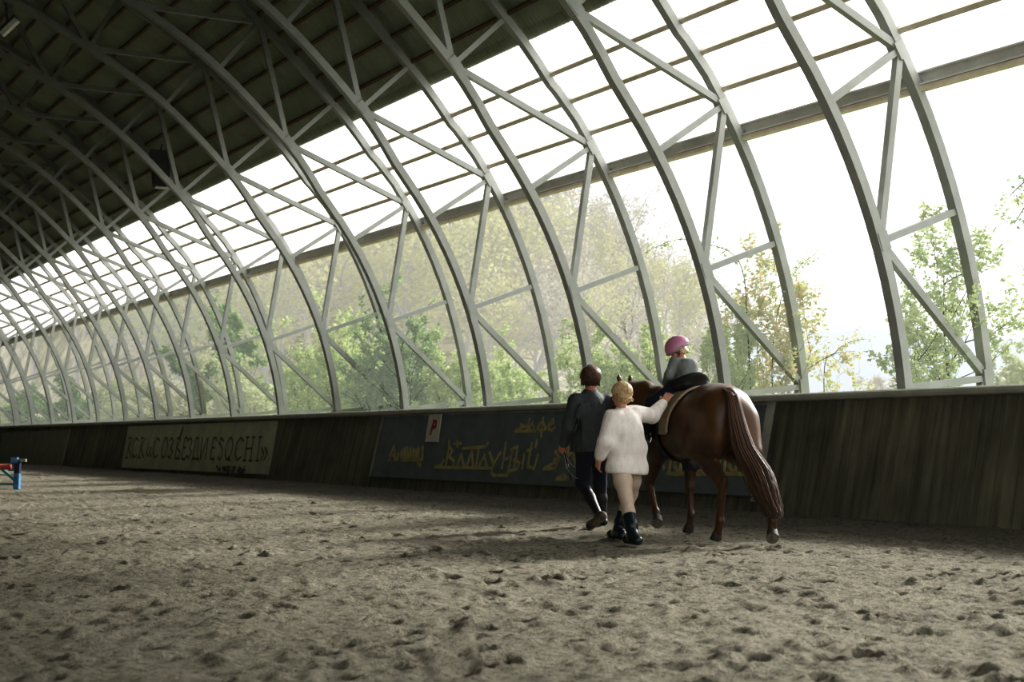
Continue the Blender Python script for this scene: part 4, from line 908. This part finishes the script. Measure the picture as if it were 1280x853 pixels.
def wellie(an, kn, toe, heel):
    B = Body(0.02); t = an*0.44+kn*0.56 if False else an*0.52+kn*0.48; B.cap(t, an*0.8+kn*0.2, 0.068, 0.060); B.cap(an*0.8+kn*0.2, an+[0, 0, -0.02], 0.058, 0.050)
    B.cap(an, heel, 0.048, 0.043); B.cap(heel, toe, 0.042, 0.040); B.ell(toe+[0, 0, 0.008], (0.05, 0.05, 0.036)); B.plane(t, kn-an, 0.006); B.plane((0, 0, -0.004), (0, 0, -1), 0.006)
    return grow('rubber_boot', B, 0.008, M['rubber'], wom, wo)
wellie(W['lan'], W['lkn'], W['ltoe'], W['lhl']); wellie(W['ran'], W['rkn'], W['rtoe'], W['rhl'])
Hb = Body(0.02); hq = W['head']
Hb.ell(qf(-0.022, 0, 0.035), np.array([0.098, 0.090, 0.093]), Rm); Hb.ell(qf(-0.055, 0, -0.02), np.array([0.066, 0.076, 0.072]), Rm)
for i in range(9): a = i/8.*2-1; Hb.cap(qf(-0.085, 0.05*a, -0.05), qf(-0.115-0.03*math.cos(a*1.4), 0.075*a+0.01, -0.060+0.018*math.sin(i*2.3)), 0.018, 0.006, 0.01)
for i in range(14): a = -1.5+3*i/13.; Hb.cap(qf(0.03, 0.085*math.sin(a), 0.02+0.095*math.cos(a)), qf(-0.09, 0.07*math.sin(a), 0.0+0.06*math.cos(a)), 0.014, 0.012, 0.01)
Hb.ell(qf(0.075, 0, -0.03), np.array([0.075, 0.11, 0.075]), Rm, 0.015, 's')
for s in (-1, 1): Hb.ell(qf(-0.008, 0.088*s, -0.02), np.array([0.024, 0.022, 0.032]), Rm, 0.01, 's')
grow('hair', Hb, 0.006, M['hair_bl'], wom, wo)
head_locks('hair_locks', qf(-0.022, 0, 0.03), (0.100, 0.092, 0.096), Rm, 320, 1.25, 75, 285, 0.0055, M['lock_bl'], wom, wo, 5)

# --- child on the horse (horse frame)
ch = empty('person', hz, H_ROT); tag(ch, 'child rider in a pink riding helmet and grey jacket, seated on the chestnut horse', 'person')
tw = rot(0, 0, 32)                            # trunk twisted to the child's left
C = {'pel': np.array([0.86, 0.0, 1.51]), 'chest': np.array([0.915, 0.01, 1.68]), 'neck': np.array([0.945, 0.02, 1.765]), 'head': np.array([1.00, 0.03, 1.848])}
C['lsh'] = np.array([0.915, 0.115, 1.735]); C['rsh'] = np.array([0.99, -0.075, 1.735]); C['lel'] = np.array([0.93, 0.17, 1.60]); C['rel'] = np.array([1.08, -0.12, 1.61])
C['lwr'] = np.array([1.06, 0.15, 1.535]); C['rwr'] = np.array([1.16, -0.02, 1.545])
for s, sg in (('l', 1), ('r', -1)):
    C[s+'hip'] = np.array([0.87, 0.085*sg, 1.49]); C[s+'kn'] = np.array([1.03, 0.315*sg, 1.33]); C[s+'an'] = np.array([1.03, 0.395*sg, 1.02]); C[s+'toe'] = np.array([1.14, 0.41*sg, 0.965]); C[s+'hl'] = np.array([1.00, 0.395*sg, 0.985])
hf = np.array([0.42, 0.80, -0.50])
CB = Body(0.025); qc, Rc = face(CB, C['head'], hf, 0.84)
CB.cap(C['neck'], C['head']+[-0.02, -0.02, -0.04], 0.035, 0.035, 0.02); CB.cap(C['pel'], C['chest'], 0.075, 0.075); CB.cap(C['chest'], C['neck'], 0.07, 0.045)
for s in 'lr':
    for a, b_, r0, r1 in (('sh', 'el', 0.034, 0.028), ('el', 'wr', 0.027, 0.021), ('hip', 'kn', 0.06, 0.045), ('kn', 'an', 0.042, 0.03), ('an', 'toe', 0.03, 0.024)): CB.cap(C[s+a], C[s+b_], r0, r1)
    hand(CB, C[s+'wr'], (0.8, -0.25 if s == 'l' else 0.1, -0.5), (-0.2, -0.5 if s == 'l' else 0.5, -0.7), 0.68, 1.3, -1 if s == 'l' else 1, 0.008)
grow('body', CB, 0.0065, M['skin'], ch)
Cj = Body(0.035); Cj.cap(C['pel']+[0.06, 0.05, -0.01], C['pel']+[-0.02, 0, 0.02], 0.09, 0.1, 0.04); Cj.cap(C['pel']+[-0.02, 0, 0.02], C['chest']+[-0.035, -0.01, 0], 0.108, 0.112, 0.04); Cj.cap(C['chest']+[-0.03, -0.01, 0], C['neck']+[-0.015, -0.01, -0.03], 0.105, 0.062, 0.04); Cj.cap(C['lsh'], C['rsh'], 0.058, 0.058, 0.04)
for s in 'lr': Cj.cap(C[s+'sh'], C[s+'el'], 0.055, 0.052, 0.02); Cj.cap(C[s+'el'], C[s+'wr'], 0.052, 0.038, 0.02)
Cj.plane(C['neck']+[-0.01, 0, 0.018], (-0.15, 0.0, 1), 0.01); grow('jacket', Cj, 0.008, M['childjacket'], ch)
Cl = Body(0.025)
for s in 'lr': Cl.cap(C[s+'hip'], C[s+'kn'], 0.082, 0.062); Cl.cap(C[s+'kn'], C[s+'an'], 0.063, 0.046)
grow('trousers', Cl, 0.008, M['navycloth'], ch)
for s in 'lr': bB = Body(0.015); bB.cap(C[s+'kn']*0.2+C[s+'an']*0.8, C[s+'an'], 0.048, 0.042); bB.cap(C[s+'an'], C[s+'hl'], 0.04, 0.036); bB.cap(C[s+'hl'], C[s+'toe'], 0.036, 0.034); grow('boot', bB, 0.007, M['leather'], ch)
Hh = Body(0.012); Hh.ell(qc(-0.012, 0, 0.055), np.array([0.134, 0.119, 0.118]), Rc); Hh.ell(qc(-0.012, 0, 0.045), np.array([0.098, 0.086, 0.085]), Rc, 0.004, 's'); Hh.plane(qc(-0.0, 0, 0.018), Rc[:, 2]*-1-0.10*Rc[:, 0], 0.006)
for i in range(9): a = -0.9+1.8*i/8.; Hh.cap(qc(0.085*math.cos(a)+0.03, 0.10*math.sin(a), 0.045), qc(0.135*math.cos(a)+0.022, 0.115*math.sin(a), 0.030), 0.010, 0.007, 0.010)
hm = grow('helmet', Hh, 0.0065, M['helmet'], ch); hm['label'] = 'pink riding helmet'
Ht = Body(0.008)
for i in range(13): a = 1.1+4.1*i/12.; b_ = a+0.34; Ht.cap(qc(-0.012+0.127*math.cos(a), 0.112*math.sin(a), 0.024-0.012*math.cos(a)), qc(-0.012+0.127*math.cos(b_), 0.112*math.sin(b_), 0.024-0.012*math.cos(b_)), 0.016)
grow('helmet_band', Ht, 0.0065, M['helmet_trim'], hm)
sp_ = MB()
for s in (-1, 1): sp_.tube([qc(0.03, 0.086*s, 0.045), qc(0.015, 0.080*s, -0.04), qc(0.04, 0.045*s, -0.108), qc(0.05, 0.0, -0.112)], 0.0055, 5); sp_.tube([qc(-0.05, 0.088*s, 0.035), qc(0.015, 0.080*s, -0.04)], 0.005, 5)
sp_.build('chin_strap', M['leather'], hm, True)
Hc = Body(0.012)
for i in range(16): a = 1.7+2.9*i/15.; Hc.cap(qc(-0.01+0.075*math.cos(a), 0.072*math.sin(a), 0.03), qc(-0.015+0.088*math.cos(a), 0.08*math.sin(a), -0.055+0.012*math.sin(i*2.2)), 0.018, 0.008, 0.012)
grow('hair', Hc, 0.0065, M['hair_bl'], ch)
head_locks('hair_locks', qc(-0.012, 0, 0.0), (0.088, 0.082, 0.09), Rc, 130, 0.9, 100, 260, 0.005, M['lock_bl'], ch, (0, 0, 0), 6)
HZ = (0.86, 0.87, 0.84)
# ------------------------------------------------------------------ plants
def leaf_cards(pos, size, rs, flat=0.3, drift=None):
    n = len(pos); d = rs.normal(0, 1, (n, 3)); d[:, 2] = d[:, 2]*0.6-0.15
    if drift is not None: d += drift
    d /= np.linalg.norm(d, axis=1)[:, None]; q = rs.normal(0, 1, (n, 3)); q[:, 2] += 1.0; u = np.cross(d, q); u /= np.linalg.norm(u, axis=1)[:, None]+1e-9
    L = size*rs.uniform(0.6, 1.25, n)[:, None]; nrm = np.cross(d, u)
    a = pos; b = pos+d*L*0.5+u*L*0.30+nrm*L*0.06; c = pos+d*L; e = pos+d*L*0.5-u*L*0.30+nrm*L*0.06
    V = np.stack([a, b, c, e], 1).reshape(-1, 3); F = np.arange(4*n).reshape(n, 4); return V, F
def grow_plant(seed, h, spread, n_stem, leaf, per, lean=(0, 0), depth_=3, base_r=0.02, low=0.25, kids=4, wig=0.16):
    """branching shrub or small tree; returns branch MB and leaf points"""
    rs = np.random.RandomState(seed); mb = MB(); pts = []
    def branch(p, d, L, r, lev):
        n = 7; line = [p]; q = p.copy(); dd = d/np.linalg.norm(d)
        for i in range(n-1):
            dd = dd+rs.normal(0, wig, 3)+np.array([0, 0, 0.05 if lev else 0.02]); dd /= np.linalg.norm(dd); q = q+dd*L/(n-1); line.append(q)
        line = np.array(line); mb.tube(line, np.linspace(r, r*0.35, n), 5 if lev < 2 else 3, False)
        if lev >= depth_:
            for i in range(per): t = rs.uniform(0.15, 1.0)*(n-1); k = min(int(t), n-2); pts.append(line[k]+(line[k+1]-line[k])*(t-k)+rs.normal(0, leaf*0.35, 3))
            return
        for i in range(kids if lev else kids+2):
            t = rs.uniform(low if lev == 0 else 0.25, 1.0); k = min(int(t*(n-1)), n-2); b = line[k]+(line[k+1]-line[k])*(t*(n-1)-k)
            o = rs.normal(0, 1, 3); o[2] = o[2]*0.5+0.35; nd = dd*0.55+o*0.75; branch(b, nd, L*rs.uniform(0.35, 0.6), r*0.5, lev+1)
    for s in range(n_stem):
        a = rs.uniform(0, 2*math.pi); rr = spread*0.25*rs.rand()
        d = np.array([math.cos(a)*spread/h*0.5*rs.rand()+lean[0], math.sin(a)*spread/h*0.5*rs.rand()+lean[1], 1.0])
        branch(np.array([rr*math.cos(a), rr*math.sin(a), 0.0]), d, h*rs.uniform(0.7, 0.95), base_r*rs.uniform(0.7, 1.2), 0)
    return mb, np.array(pts)
def plant(name, label, cat, loc, seed, h, spread, n_stem, leaf, per, leafm, barkm, group=None, cull=None, **kw):
    mb, pts = grow_plant(seed, h, spread, n_stem, leaf, per, **kw)
    kz = h/np.percentile(pts[:, 2], 99.3); kr = min(1.0, spread*0.5/np.percentile(np.hypot(pts[:, 0], pts[:, 1]), 96)); sc_ = np.array([kr, kr, kz])
    pts = pts*sc_; mb.v = [tuple(np.array(q)*sc_) for q in mb.v]
    loc = np.array(loc, float)
    if loc[0] < 25: loc[0] = max(loc[0], 12.3+spread*0.42)
    root = empty(name, loc); tag(root, label, cat, group)
    if cull is not None: pts = pts[cull(pts)]
    V, Fc = leaf_cards(pts, leaf, np.random.RandomState(seed+50))
    mesh('foliage', V, Fc, leafm, root); mb.build('branches', barkm, root, True); return root
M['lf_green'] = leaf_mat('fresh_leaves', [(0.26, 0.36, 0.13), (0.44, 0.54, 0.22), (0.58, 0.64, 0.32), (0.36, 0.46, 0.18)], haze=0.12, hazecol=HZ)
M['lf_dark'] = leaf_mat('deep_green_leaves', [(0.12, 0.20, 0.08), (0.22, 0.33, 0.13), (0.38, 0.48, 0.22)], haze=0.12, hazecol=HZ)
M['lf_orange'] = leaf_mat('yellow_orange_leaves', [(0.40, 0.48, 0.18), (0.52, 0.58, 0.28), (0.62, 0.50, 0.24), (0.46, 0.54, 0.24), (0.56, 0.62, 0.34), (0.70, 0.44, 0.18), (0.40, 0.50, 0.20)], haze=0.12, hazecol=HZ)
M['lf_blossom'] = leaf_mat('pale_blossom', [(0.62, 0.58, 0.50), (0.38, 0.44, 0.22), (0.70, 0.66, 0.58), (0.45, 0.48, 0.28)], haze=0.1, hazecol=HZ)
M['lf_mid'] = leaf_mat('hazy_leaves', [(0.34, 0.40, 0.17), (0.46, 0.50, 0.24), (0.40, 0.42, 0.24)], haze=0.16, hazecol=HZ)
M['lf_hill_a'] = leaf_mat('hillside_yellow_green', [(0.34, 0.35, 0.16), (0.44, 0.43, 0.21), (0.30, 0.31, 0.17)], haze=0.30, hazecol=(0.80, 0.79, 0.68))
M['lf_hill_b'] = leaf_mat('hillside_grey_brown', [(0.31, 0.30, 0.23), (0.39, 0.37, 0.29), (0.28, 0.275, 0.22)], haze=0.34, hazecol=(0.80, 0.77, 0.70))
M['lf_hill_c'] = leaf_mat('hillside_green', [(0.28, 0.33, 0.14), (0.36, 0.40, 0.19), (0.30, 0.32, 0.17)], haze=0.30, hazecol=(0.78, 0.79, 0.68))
def hazed(name, c, haze, hc=HZ, c2=None, s=0.3):  # distance haze put into the material as emission
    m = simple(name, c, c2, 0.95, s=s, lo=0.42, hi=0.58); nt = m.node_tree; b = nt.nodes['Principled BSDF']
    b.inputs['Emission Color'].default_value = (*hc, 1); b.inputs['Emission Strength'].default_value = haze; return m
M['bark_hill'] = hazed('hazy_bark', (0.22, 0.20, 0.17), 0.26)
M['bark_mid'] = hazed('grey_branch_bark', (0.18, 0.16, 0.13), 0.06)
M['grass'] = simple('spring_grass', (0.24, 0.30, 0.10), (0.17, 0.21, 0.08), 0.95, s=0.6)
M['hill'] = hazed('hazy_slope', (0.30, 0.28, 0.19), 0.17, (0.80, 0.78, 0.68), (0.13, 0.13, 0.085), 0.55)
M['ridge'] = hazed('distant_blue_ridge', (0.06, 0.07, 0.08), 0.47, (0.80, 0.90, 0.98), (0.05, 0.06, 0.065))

# terrain outside: level strip, then a wooded hill to the left and a far blue ridge
def sstep(t): t = np.clip(t, 0, 1); return t*t*(3-2*t)
def terrain_c(X, Y):                          # camera-heading frame
    crest = 2.0+np.clip(15.5-0.62*X, 0, 60)*sstep((52-X)/50.)
    hgt = crest*sstep((Y-44)/86.)*sstep((X*CY+Y*SY-19)/20.)
    return -0.15+0.004*np.maximum(Y-20, 0)+hgt+fbm(X*0.05+3, Y*0.05, 3)*2.4*sstep((Y-40)/40.)
def w2c(X, Y): return X*CY-Y*SY, X*SY+Y*CY
xs_ = np.concatenate([np.arange(12.25, 40, 0.9), np.arange(40, 260, 4.0)]); ys_ = np.concatenate([np.arange(-60, 120, 1.5), np.arange(120, 420, 4.0)])
def tz(A, B_):
    x, y = w2c(A, B_); z = terrain_c(x, y); return np.where(A < 16, -0.15+0*z, z)
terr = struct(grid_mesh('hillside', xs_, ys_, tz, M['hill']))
gx_ = np.arange(12.2, 23, 1.0); gy_ = np.arange(-40, 75, 1.5)
struct(grid_mesh('grass_strip', gx_, gy_, lambda a, b_: tz(a, b_)+0.06, M['grass']))
def ridge_h(x): return 2000*(0.0805+0.0062*np.exp(-((x/2000-0.253)/0.045)**2)+0.0007*np.sin(x/2000*57+1))
x_ = np.linspace(-900, 2200, 160); V = []
for x in x_:
    h_ = ridge_h(x); h_ *= 0.94+0.06*math.sin(x*0.05)*0.3
    for yy, f_ in ((900, 0.0), (1300, 0.55), (2000, 1.0), (2400, 0.9)): V.append(C2W(np.array([x*yy/2000., yy, h_*f_*(1.0 if yy > 1500 else 0.6)])))
F4 = [(i*4+j, (i+1)*4+j, (i+1)*4+j+1, i*4+j+1) for i in range(len(x_)-1) for j in range(3)]
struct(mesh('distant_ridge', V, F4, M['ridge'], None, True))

# woodland on the hill: a few grown trees, copied
def wood(kind, seed):
    lm = {'a': 'lf_hill_a', 'b': 'lf_hill_b', 'c': 'lf_hill_c'}[kind]
    mb, pts = grow_plant(seed, 9.0, 4.0, 1, 0.4, {'a': 44, 'b': 26, 'c': 56}[kind], depth_=2, base_r=0.17, low=0.3, kids=6, wig=0.12)
    root = empty('hillside_tree', (0, 0, 0)); V, Fc = leaf_cards(pts+np.random.RandomState(seed).normal(0, 0.34, pts.shape), 0.29, np.random.RandomState(seed+9))
    mesh('foliage', V, Fc, M[lm], root); mb.build('trunk', M['bark_hill'], root, True); return root
WL = {'a': 'pale yellow-green spring tree in the hazy wood on the hillside', 'b': 'almost bare grey-brown tree in the hazy wood on the hillside', 'c': 'green leafy tree in the hazy wood on the hillside'}
WG = {'a': 'yellow-green trees on the hillside', 'b': 'bare trees on the hillside', 'c': 'green trees on the hillside'}
protos = {k: [wood(k, 100+10*i+ord(k)) for i in range(2)] for k in 'abc'}; used = set()
rs = np.random.RandomState(21); cnt = 0
spots = []
while len(spots) < 290:
    px_ = rs.uniform(20, 905) if len(spots) < 215 else rs.uniform(10, 330); Y = rs.uniform(60, 137) if len(spots) < 215 else rs.uniform(85, 190); X = (px_-640)/F_PX*Y
    if C2W(np.array([X, Y, 0]))[0] < 24: continue
    if px_ > 760 and Y < 90: continue
    z = float(terrain_c(np.array(X), np.array(Y)))
    if any((X-a)**2+(Y-b_)**2 < 2.6**2 for a, b_, _ in spots): continue
    spots.append((X, Y, z))
for X, Y, z in spots:
    px_ = 640+X/Y*F_PX; k = rs.choice(list('aabbc')) if px_ < 330 else (rs.choice(list('aaaab')) if px_ < 600 else rs.choice(list('abbb')))
    pr_ = protos[k][rs.randint(2)]; t = pr_ if id(pr_) not in used else dup(pr_); used.add(id(pr_))
    t.location = tuple(C2W(np.array([X, Y, z-0.3]))); t.rotation_euler = (0, 0, rs.uniform(0, 6.28)); s_ = rs.uniform(0.75, 1.15)*(0.72 if px_ > 600 else 1.0); t.scale = (s_, s_, s_*rs.uniform(0.95, 1.2)); tag(t, WL[k], 'tree', WG[k])
for k in 'abc':
    for q in protos[k]:
        if id(q) not in used:
            for c_ in list(q.children): bpy.data.objects.remove(c_)
            bpy.data.objects.remove(q)

# shrubs standing close behind the wall, each placed where its stems rise
def at(px_, dist, z=-0.1):
    """ground point along the line of sight at px, dist metres out from the hall axis line"""
    r = C2W(ray(px_, 500)); t = dist/r[0]; return np.array([dist, r[1]*t, z])
def hw(px_, dist, top, wpx):
    r = C2W(ray(px_, 500)); t = dist/r[0]; dep = ray(px_, 500)[1]*t; return float(P(px_, top, dep)[2])+0.1, wpx*dep/F_PX*1.1
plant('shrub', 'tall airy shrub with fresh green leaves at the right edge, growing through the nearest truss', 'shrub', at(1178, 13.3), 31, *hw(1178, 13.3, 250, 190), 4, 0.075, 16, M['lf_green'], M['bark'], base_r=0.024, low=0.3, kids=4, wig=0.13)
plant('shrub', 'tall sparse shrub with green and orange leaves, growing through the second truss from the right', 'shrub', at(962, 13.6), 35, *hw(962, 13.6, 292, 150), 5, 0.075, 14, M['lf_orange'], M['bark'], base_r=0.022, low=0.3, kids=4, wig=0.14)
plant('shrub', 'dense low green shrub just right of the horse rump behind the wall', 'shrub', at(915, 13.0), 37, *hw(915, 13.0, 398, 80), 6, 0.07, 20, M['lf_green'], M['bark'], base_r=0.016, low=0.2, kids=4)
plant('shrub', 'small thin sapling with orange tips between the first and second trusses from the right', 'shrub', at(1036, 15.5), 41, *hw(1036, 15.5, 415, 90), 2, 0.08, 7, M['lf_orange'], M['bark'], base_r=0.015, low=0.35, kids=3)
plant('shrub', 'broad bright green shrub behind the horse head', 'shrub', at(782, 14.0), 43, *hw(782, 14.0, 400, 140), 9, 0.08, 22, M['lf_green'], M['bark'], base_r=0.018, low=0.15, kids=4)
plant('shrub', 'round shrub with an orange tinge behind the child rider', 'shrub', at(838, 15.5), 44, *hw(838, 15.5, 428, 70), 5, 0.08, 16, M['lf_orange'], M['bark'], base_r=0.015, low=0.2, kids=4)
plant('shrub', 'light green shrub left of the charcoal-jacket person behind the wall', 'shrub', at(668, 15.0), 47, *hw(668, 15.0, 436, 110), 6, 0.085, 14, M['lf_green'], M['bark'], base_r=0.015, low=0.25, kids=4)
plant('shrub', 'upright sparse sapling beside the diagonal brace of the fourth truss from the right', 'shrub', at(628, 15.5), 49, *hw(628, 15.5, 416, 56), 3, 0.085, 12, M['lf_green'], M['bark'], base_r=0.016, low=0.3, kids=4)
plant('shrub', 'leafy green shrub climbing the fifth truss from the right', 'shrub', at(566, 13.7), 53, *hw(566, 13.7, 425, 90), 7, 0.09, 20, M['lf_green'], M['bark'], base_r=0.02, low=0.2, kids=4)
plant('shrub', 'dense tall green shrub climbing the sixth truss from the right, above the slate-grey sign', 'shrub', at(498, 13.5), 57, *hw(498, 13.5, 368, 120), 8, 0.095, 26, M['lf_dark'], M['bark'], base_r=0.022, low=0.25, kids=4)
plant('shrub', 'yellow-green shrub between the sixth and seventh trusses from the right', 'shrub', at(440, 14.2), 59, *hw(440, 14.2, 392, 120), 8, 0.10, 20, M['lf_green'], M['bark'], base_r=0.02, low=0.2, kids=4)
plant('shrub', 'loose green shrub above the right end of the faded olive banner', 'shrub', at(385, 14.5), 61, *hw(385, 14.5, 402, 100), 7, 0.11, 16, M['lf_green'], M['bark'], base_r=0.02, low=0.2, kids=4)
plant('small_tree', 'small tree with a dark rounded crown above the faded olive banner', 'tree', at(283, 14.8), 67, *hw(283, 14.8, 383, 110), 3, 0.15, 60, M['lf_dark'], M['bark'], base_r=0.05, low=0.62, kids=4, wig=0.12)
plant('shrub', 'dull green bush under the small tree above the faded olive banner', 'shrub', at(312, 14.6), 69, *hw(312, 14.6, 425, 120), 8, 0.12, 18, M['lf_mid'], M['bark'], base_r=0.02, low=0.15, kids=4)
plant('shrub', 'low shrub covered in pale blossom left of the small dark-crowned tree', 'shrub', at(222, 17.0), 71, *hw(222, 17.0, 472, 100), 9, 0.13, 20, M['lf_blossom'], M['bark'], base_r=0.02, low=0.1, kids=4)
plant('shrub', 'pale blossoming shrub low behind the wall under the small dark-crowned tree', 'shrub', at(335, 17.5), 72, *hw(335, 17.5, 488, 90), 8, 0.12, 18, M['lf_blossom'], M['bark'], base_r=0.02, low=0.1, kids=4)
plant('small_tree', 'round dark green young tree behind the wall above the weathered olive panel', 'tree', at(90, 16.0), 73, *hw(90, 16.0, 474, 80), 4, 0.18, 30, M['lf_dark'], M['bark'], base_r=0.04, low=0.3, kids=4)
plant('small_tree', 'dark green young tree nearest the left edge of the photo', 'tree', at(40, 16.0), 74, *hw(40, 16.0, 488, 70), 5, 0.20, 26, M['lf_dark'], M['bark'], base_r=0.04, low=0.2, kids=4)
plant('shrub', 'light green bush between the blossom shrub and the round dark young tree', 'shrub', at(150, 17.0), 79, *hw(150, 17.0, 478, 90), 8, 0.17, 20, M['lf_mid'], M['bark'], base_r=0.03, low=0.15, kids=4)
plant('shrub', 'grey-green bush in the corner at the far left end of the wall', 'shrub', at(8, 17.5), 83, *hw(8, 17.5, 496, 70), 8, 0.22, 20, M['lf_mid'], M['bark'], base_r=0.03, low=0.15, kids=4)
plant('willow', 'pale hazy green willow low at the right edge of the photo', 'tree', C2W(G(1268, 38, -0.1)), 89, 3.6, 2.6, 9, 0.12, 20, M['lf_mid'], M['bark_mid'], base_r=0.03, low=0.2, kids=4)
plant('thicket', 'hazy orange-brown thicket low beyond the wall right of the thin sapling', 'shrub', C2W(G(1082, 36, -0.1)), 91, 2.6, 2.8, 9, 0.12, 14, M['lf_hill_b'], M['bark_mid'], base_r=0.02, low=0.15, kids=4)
# tall bare trees in the middle distance
for i, (px_, Y, h_, ms, lab) in enumerate([(838, 62, 5.4, 'lf_hill_b', 'dark bare tree just above the child rider on the skyline'), (790, 70, 6.5, 'lf_hill_b', 'bare tree on the skyline left of the child rider'), (872, 66, 4.4, 'lf_hill_b', 'low bare tree on the skyline right of the pink helmet')]):
    zz_ = float(terrain_c(np.array((px_-640)/F_PX*Y), np.array(float(Y)))); plant('bare_tree', lab, 'tree', C2W(G(px_, Y, zz_)), 95+i, h_, 3.5, 3, 0.10, 7, M[ms], M['bark_mid'], base_r=0.07, low=0.3, kids=5)
# the tree whose branch hangs in at the right edge
tb = empty('overhanging_tree', at(1345, 13.6)); tag(tb, 'tree outside the right edge with one leafy branch hanging into view', 'tree')
rs = np.random.RandomState(8); mb = MB(); o_ = np.array(tb.location)
tip0 = C2W(P(1330, 215, 19.0))-o_; tip1 = C2W(P(1282, 240, 18.6))-o_; tip2 = C2W(P(1268, 280, 18.5))-o_; tip3 = C2W(P(1262, 245, 18.5))-o_
trunk = spline([(0, 0, 0), (0.1, -0.1, 2.0), tip0*0.6+np.array([0, 0, 1.2]), tip0], 14); mb.tube(trunk, np.linspace(0.07, 0.02, 14), 6)
pts = []
for e_ in (tip1, tip2, tip3):
    L_ = spline([tip0, tip0*0.4+e_*0.6+np.array([0, 0, 0.12]), e_], 10); mb.tube(L_, np.linspace(0.018, 0.005, 10), 4)
    for i in range(46): t = rs.uniform(0.4, 1); k = min(int(t*9), 8); pts.append(L_[k]+(L_[k+1]-L_[k])*(t*9-k)+rs.normal(0, 0.06, 3))
V, Fc = leaf_cards(np.array(pts), 0.075, rs); mesh('foliage', V, Fc, M['lf_dark'], tb); mb.build('branches', M['bark'], tb, True)
# long arching briars
def briar(label, pix, dep, seed, n, lm):
    rs = np.random.RandomState(seed); p_ = np.array([C2W(P(x, y, dep)) for x, y in pix]); o = p_[0].copy(); o[2] = -0.1
    root = empty('briar', o); tag(root, label, 'briar', 'arching briars'); root['group'] = 'arching briars'
    L_ = spline([o+[0.1, 0, 0]]+p_.tolist(), 40)-o; mb = MB(); mb.tube(L_, np.linspace(0.009, 0.003, 40), 5)
    t = rs.uniform(0.3, 1, n)*39; k = np.minimum(t.astype(int), 38); Q_ = L_[k]+(L_[k+1]-L_[k])*(t-k)[:, None]+rs.normal(0, 0.05, (n, 3))
    V, Fc = leaf_cards(Q_, 0.07, rs); mesh('foliage', V, Fc, lm, root); mb.build('stem', M['bark'], root, True)
briar('long arching briar reaching left across the second truss from the right', [(935, 420), (925, 330), (885, 305), (845, 300), (806, 316)], 19.2, 5, 150, M['lf_green'])
briar('arching briar with a leafy tip right of the second truss from the right', [(965, 470), (975, 380), (998, 335), (1022, 316)], 19.2, 6, 110, M['lf_green'])
briar('arching briar above the tall bush on the sixth truss from the right', [(500, 450), (522, 400), (548, 372), (572, 378)], 28.5, 7, 130, M['lf_green'])
briar('low arching briar bending right beside the thin orange-tipped sapling', [(1030, 470), (1045, 440), (1062, 428), (1082, 424)], 20.0, 8, 60, M['lf_orange'])
# ------------------------------------------------------------------ light and camera
w = bpy.data.worlds.new('overcast'); SC.world = w; w.use_nodes = True; nt = w.node_tree
bg = nt.nodes['Background']; tc = nt.nodes.new('ShaderNodeTexCoord'); sx = nt.nodes.new('ShaderNodeSeparateXYZ')
nt.links.new(tc.outputs['Generated'], sx.inputs[0])
r = ramp(nt, sx.outputs['Z'], [(0.0, (0.97, 0.985, 1.0)), (0.25, (1.0, 1.0, 1.0)), (1.0, (0.93, 0.96, 1.0))])
nt.links.new(r.outputs['Color'], bg.inputs['Color']); bg.inputs['Strength'].default_value = 1.2
sl = bpy.data.lights.new('hazy_sun', 'SUN'); sl.energy = 5.2; sl.angle = R(8); sl.color = (1.0, 0.975, 0.93)
so = link(bpy.data.objects.new('hazy_sun', sl)); so.location = (40, 5, 25)
AZ, EL = R(10), R(27)
dirn = Vector((math.cos(AZ)*math.cos(EL), math.sin(AZ)*math.cos(EL), math.sin(EL)))
so.rotation_euler = dirn.to_track_quat('Z', 'Y').to_euler()
cam = bpy.data.cameras.new('camera'); cam.sensor_width = 36.0; cam.lens = F_PX/1280*36.0; cam.clip_end = 6000
co = link(bpy.data.objects.new('camera', cam)); co.location = (0, 0, CAM_H); co.rotation_euler = (R(90)+PITCH, 0, -YAW)
cam.dof.use_dof = True; cam.dof.focus_distance = 13.3; cam.dof.aperture_fstop = 3.2
SC.camera = co
SC.view_settings.view_transform = 'Standard'; SC.view_settings.look = 'None'; SC.view_settings.exposure = 0.2
vs = SC.view_settings; vs.use_curve_mapping = True; cm = vs.curve_mapping; cv = cm.curves[3]
cv.points[0].location = (0, 0); cv.points[-1].location = (1, 1)
for a, b_ in ((0.02, 0.0105), (0.06, 0.043), (0.15, 0.14), (0.35, 0.40), (0.7, 0.82)): cv.points.new(a, b_)
cm.update()
SC.cycles.use_denoising = True; SC.cycles.max_bounces = 8; SC.cycles.diffuse_bounces = 5; SC.cycles.transparent_max_bounces = 12
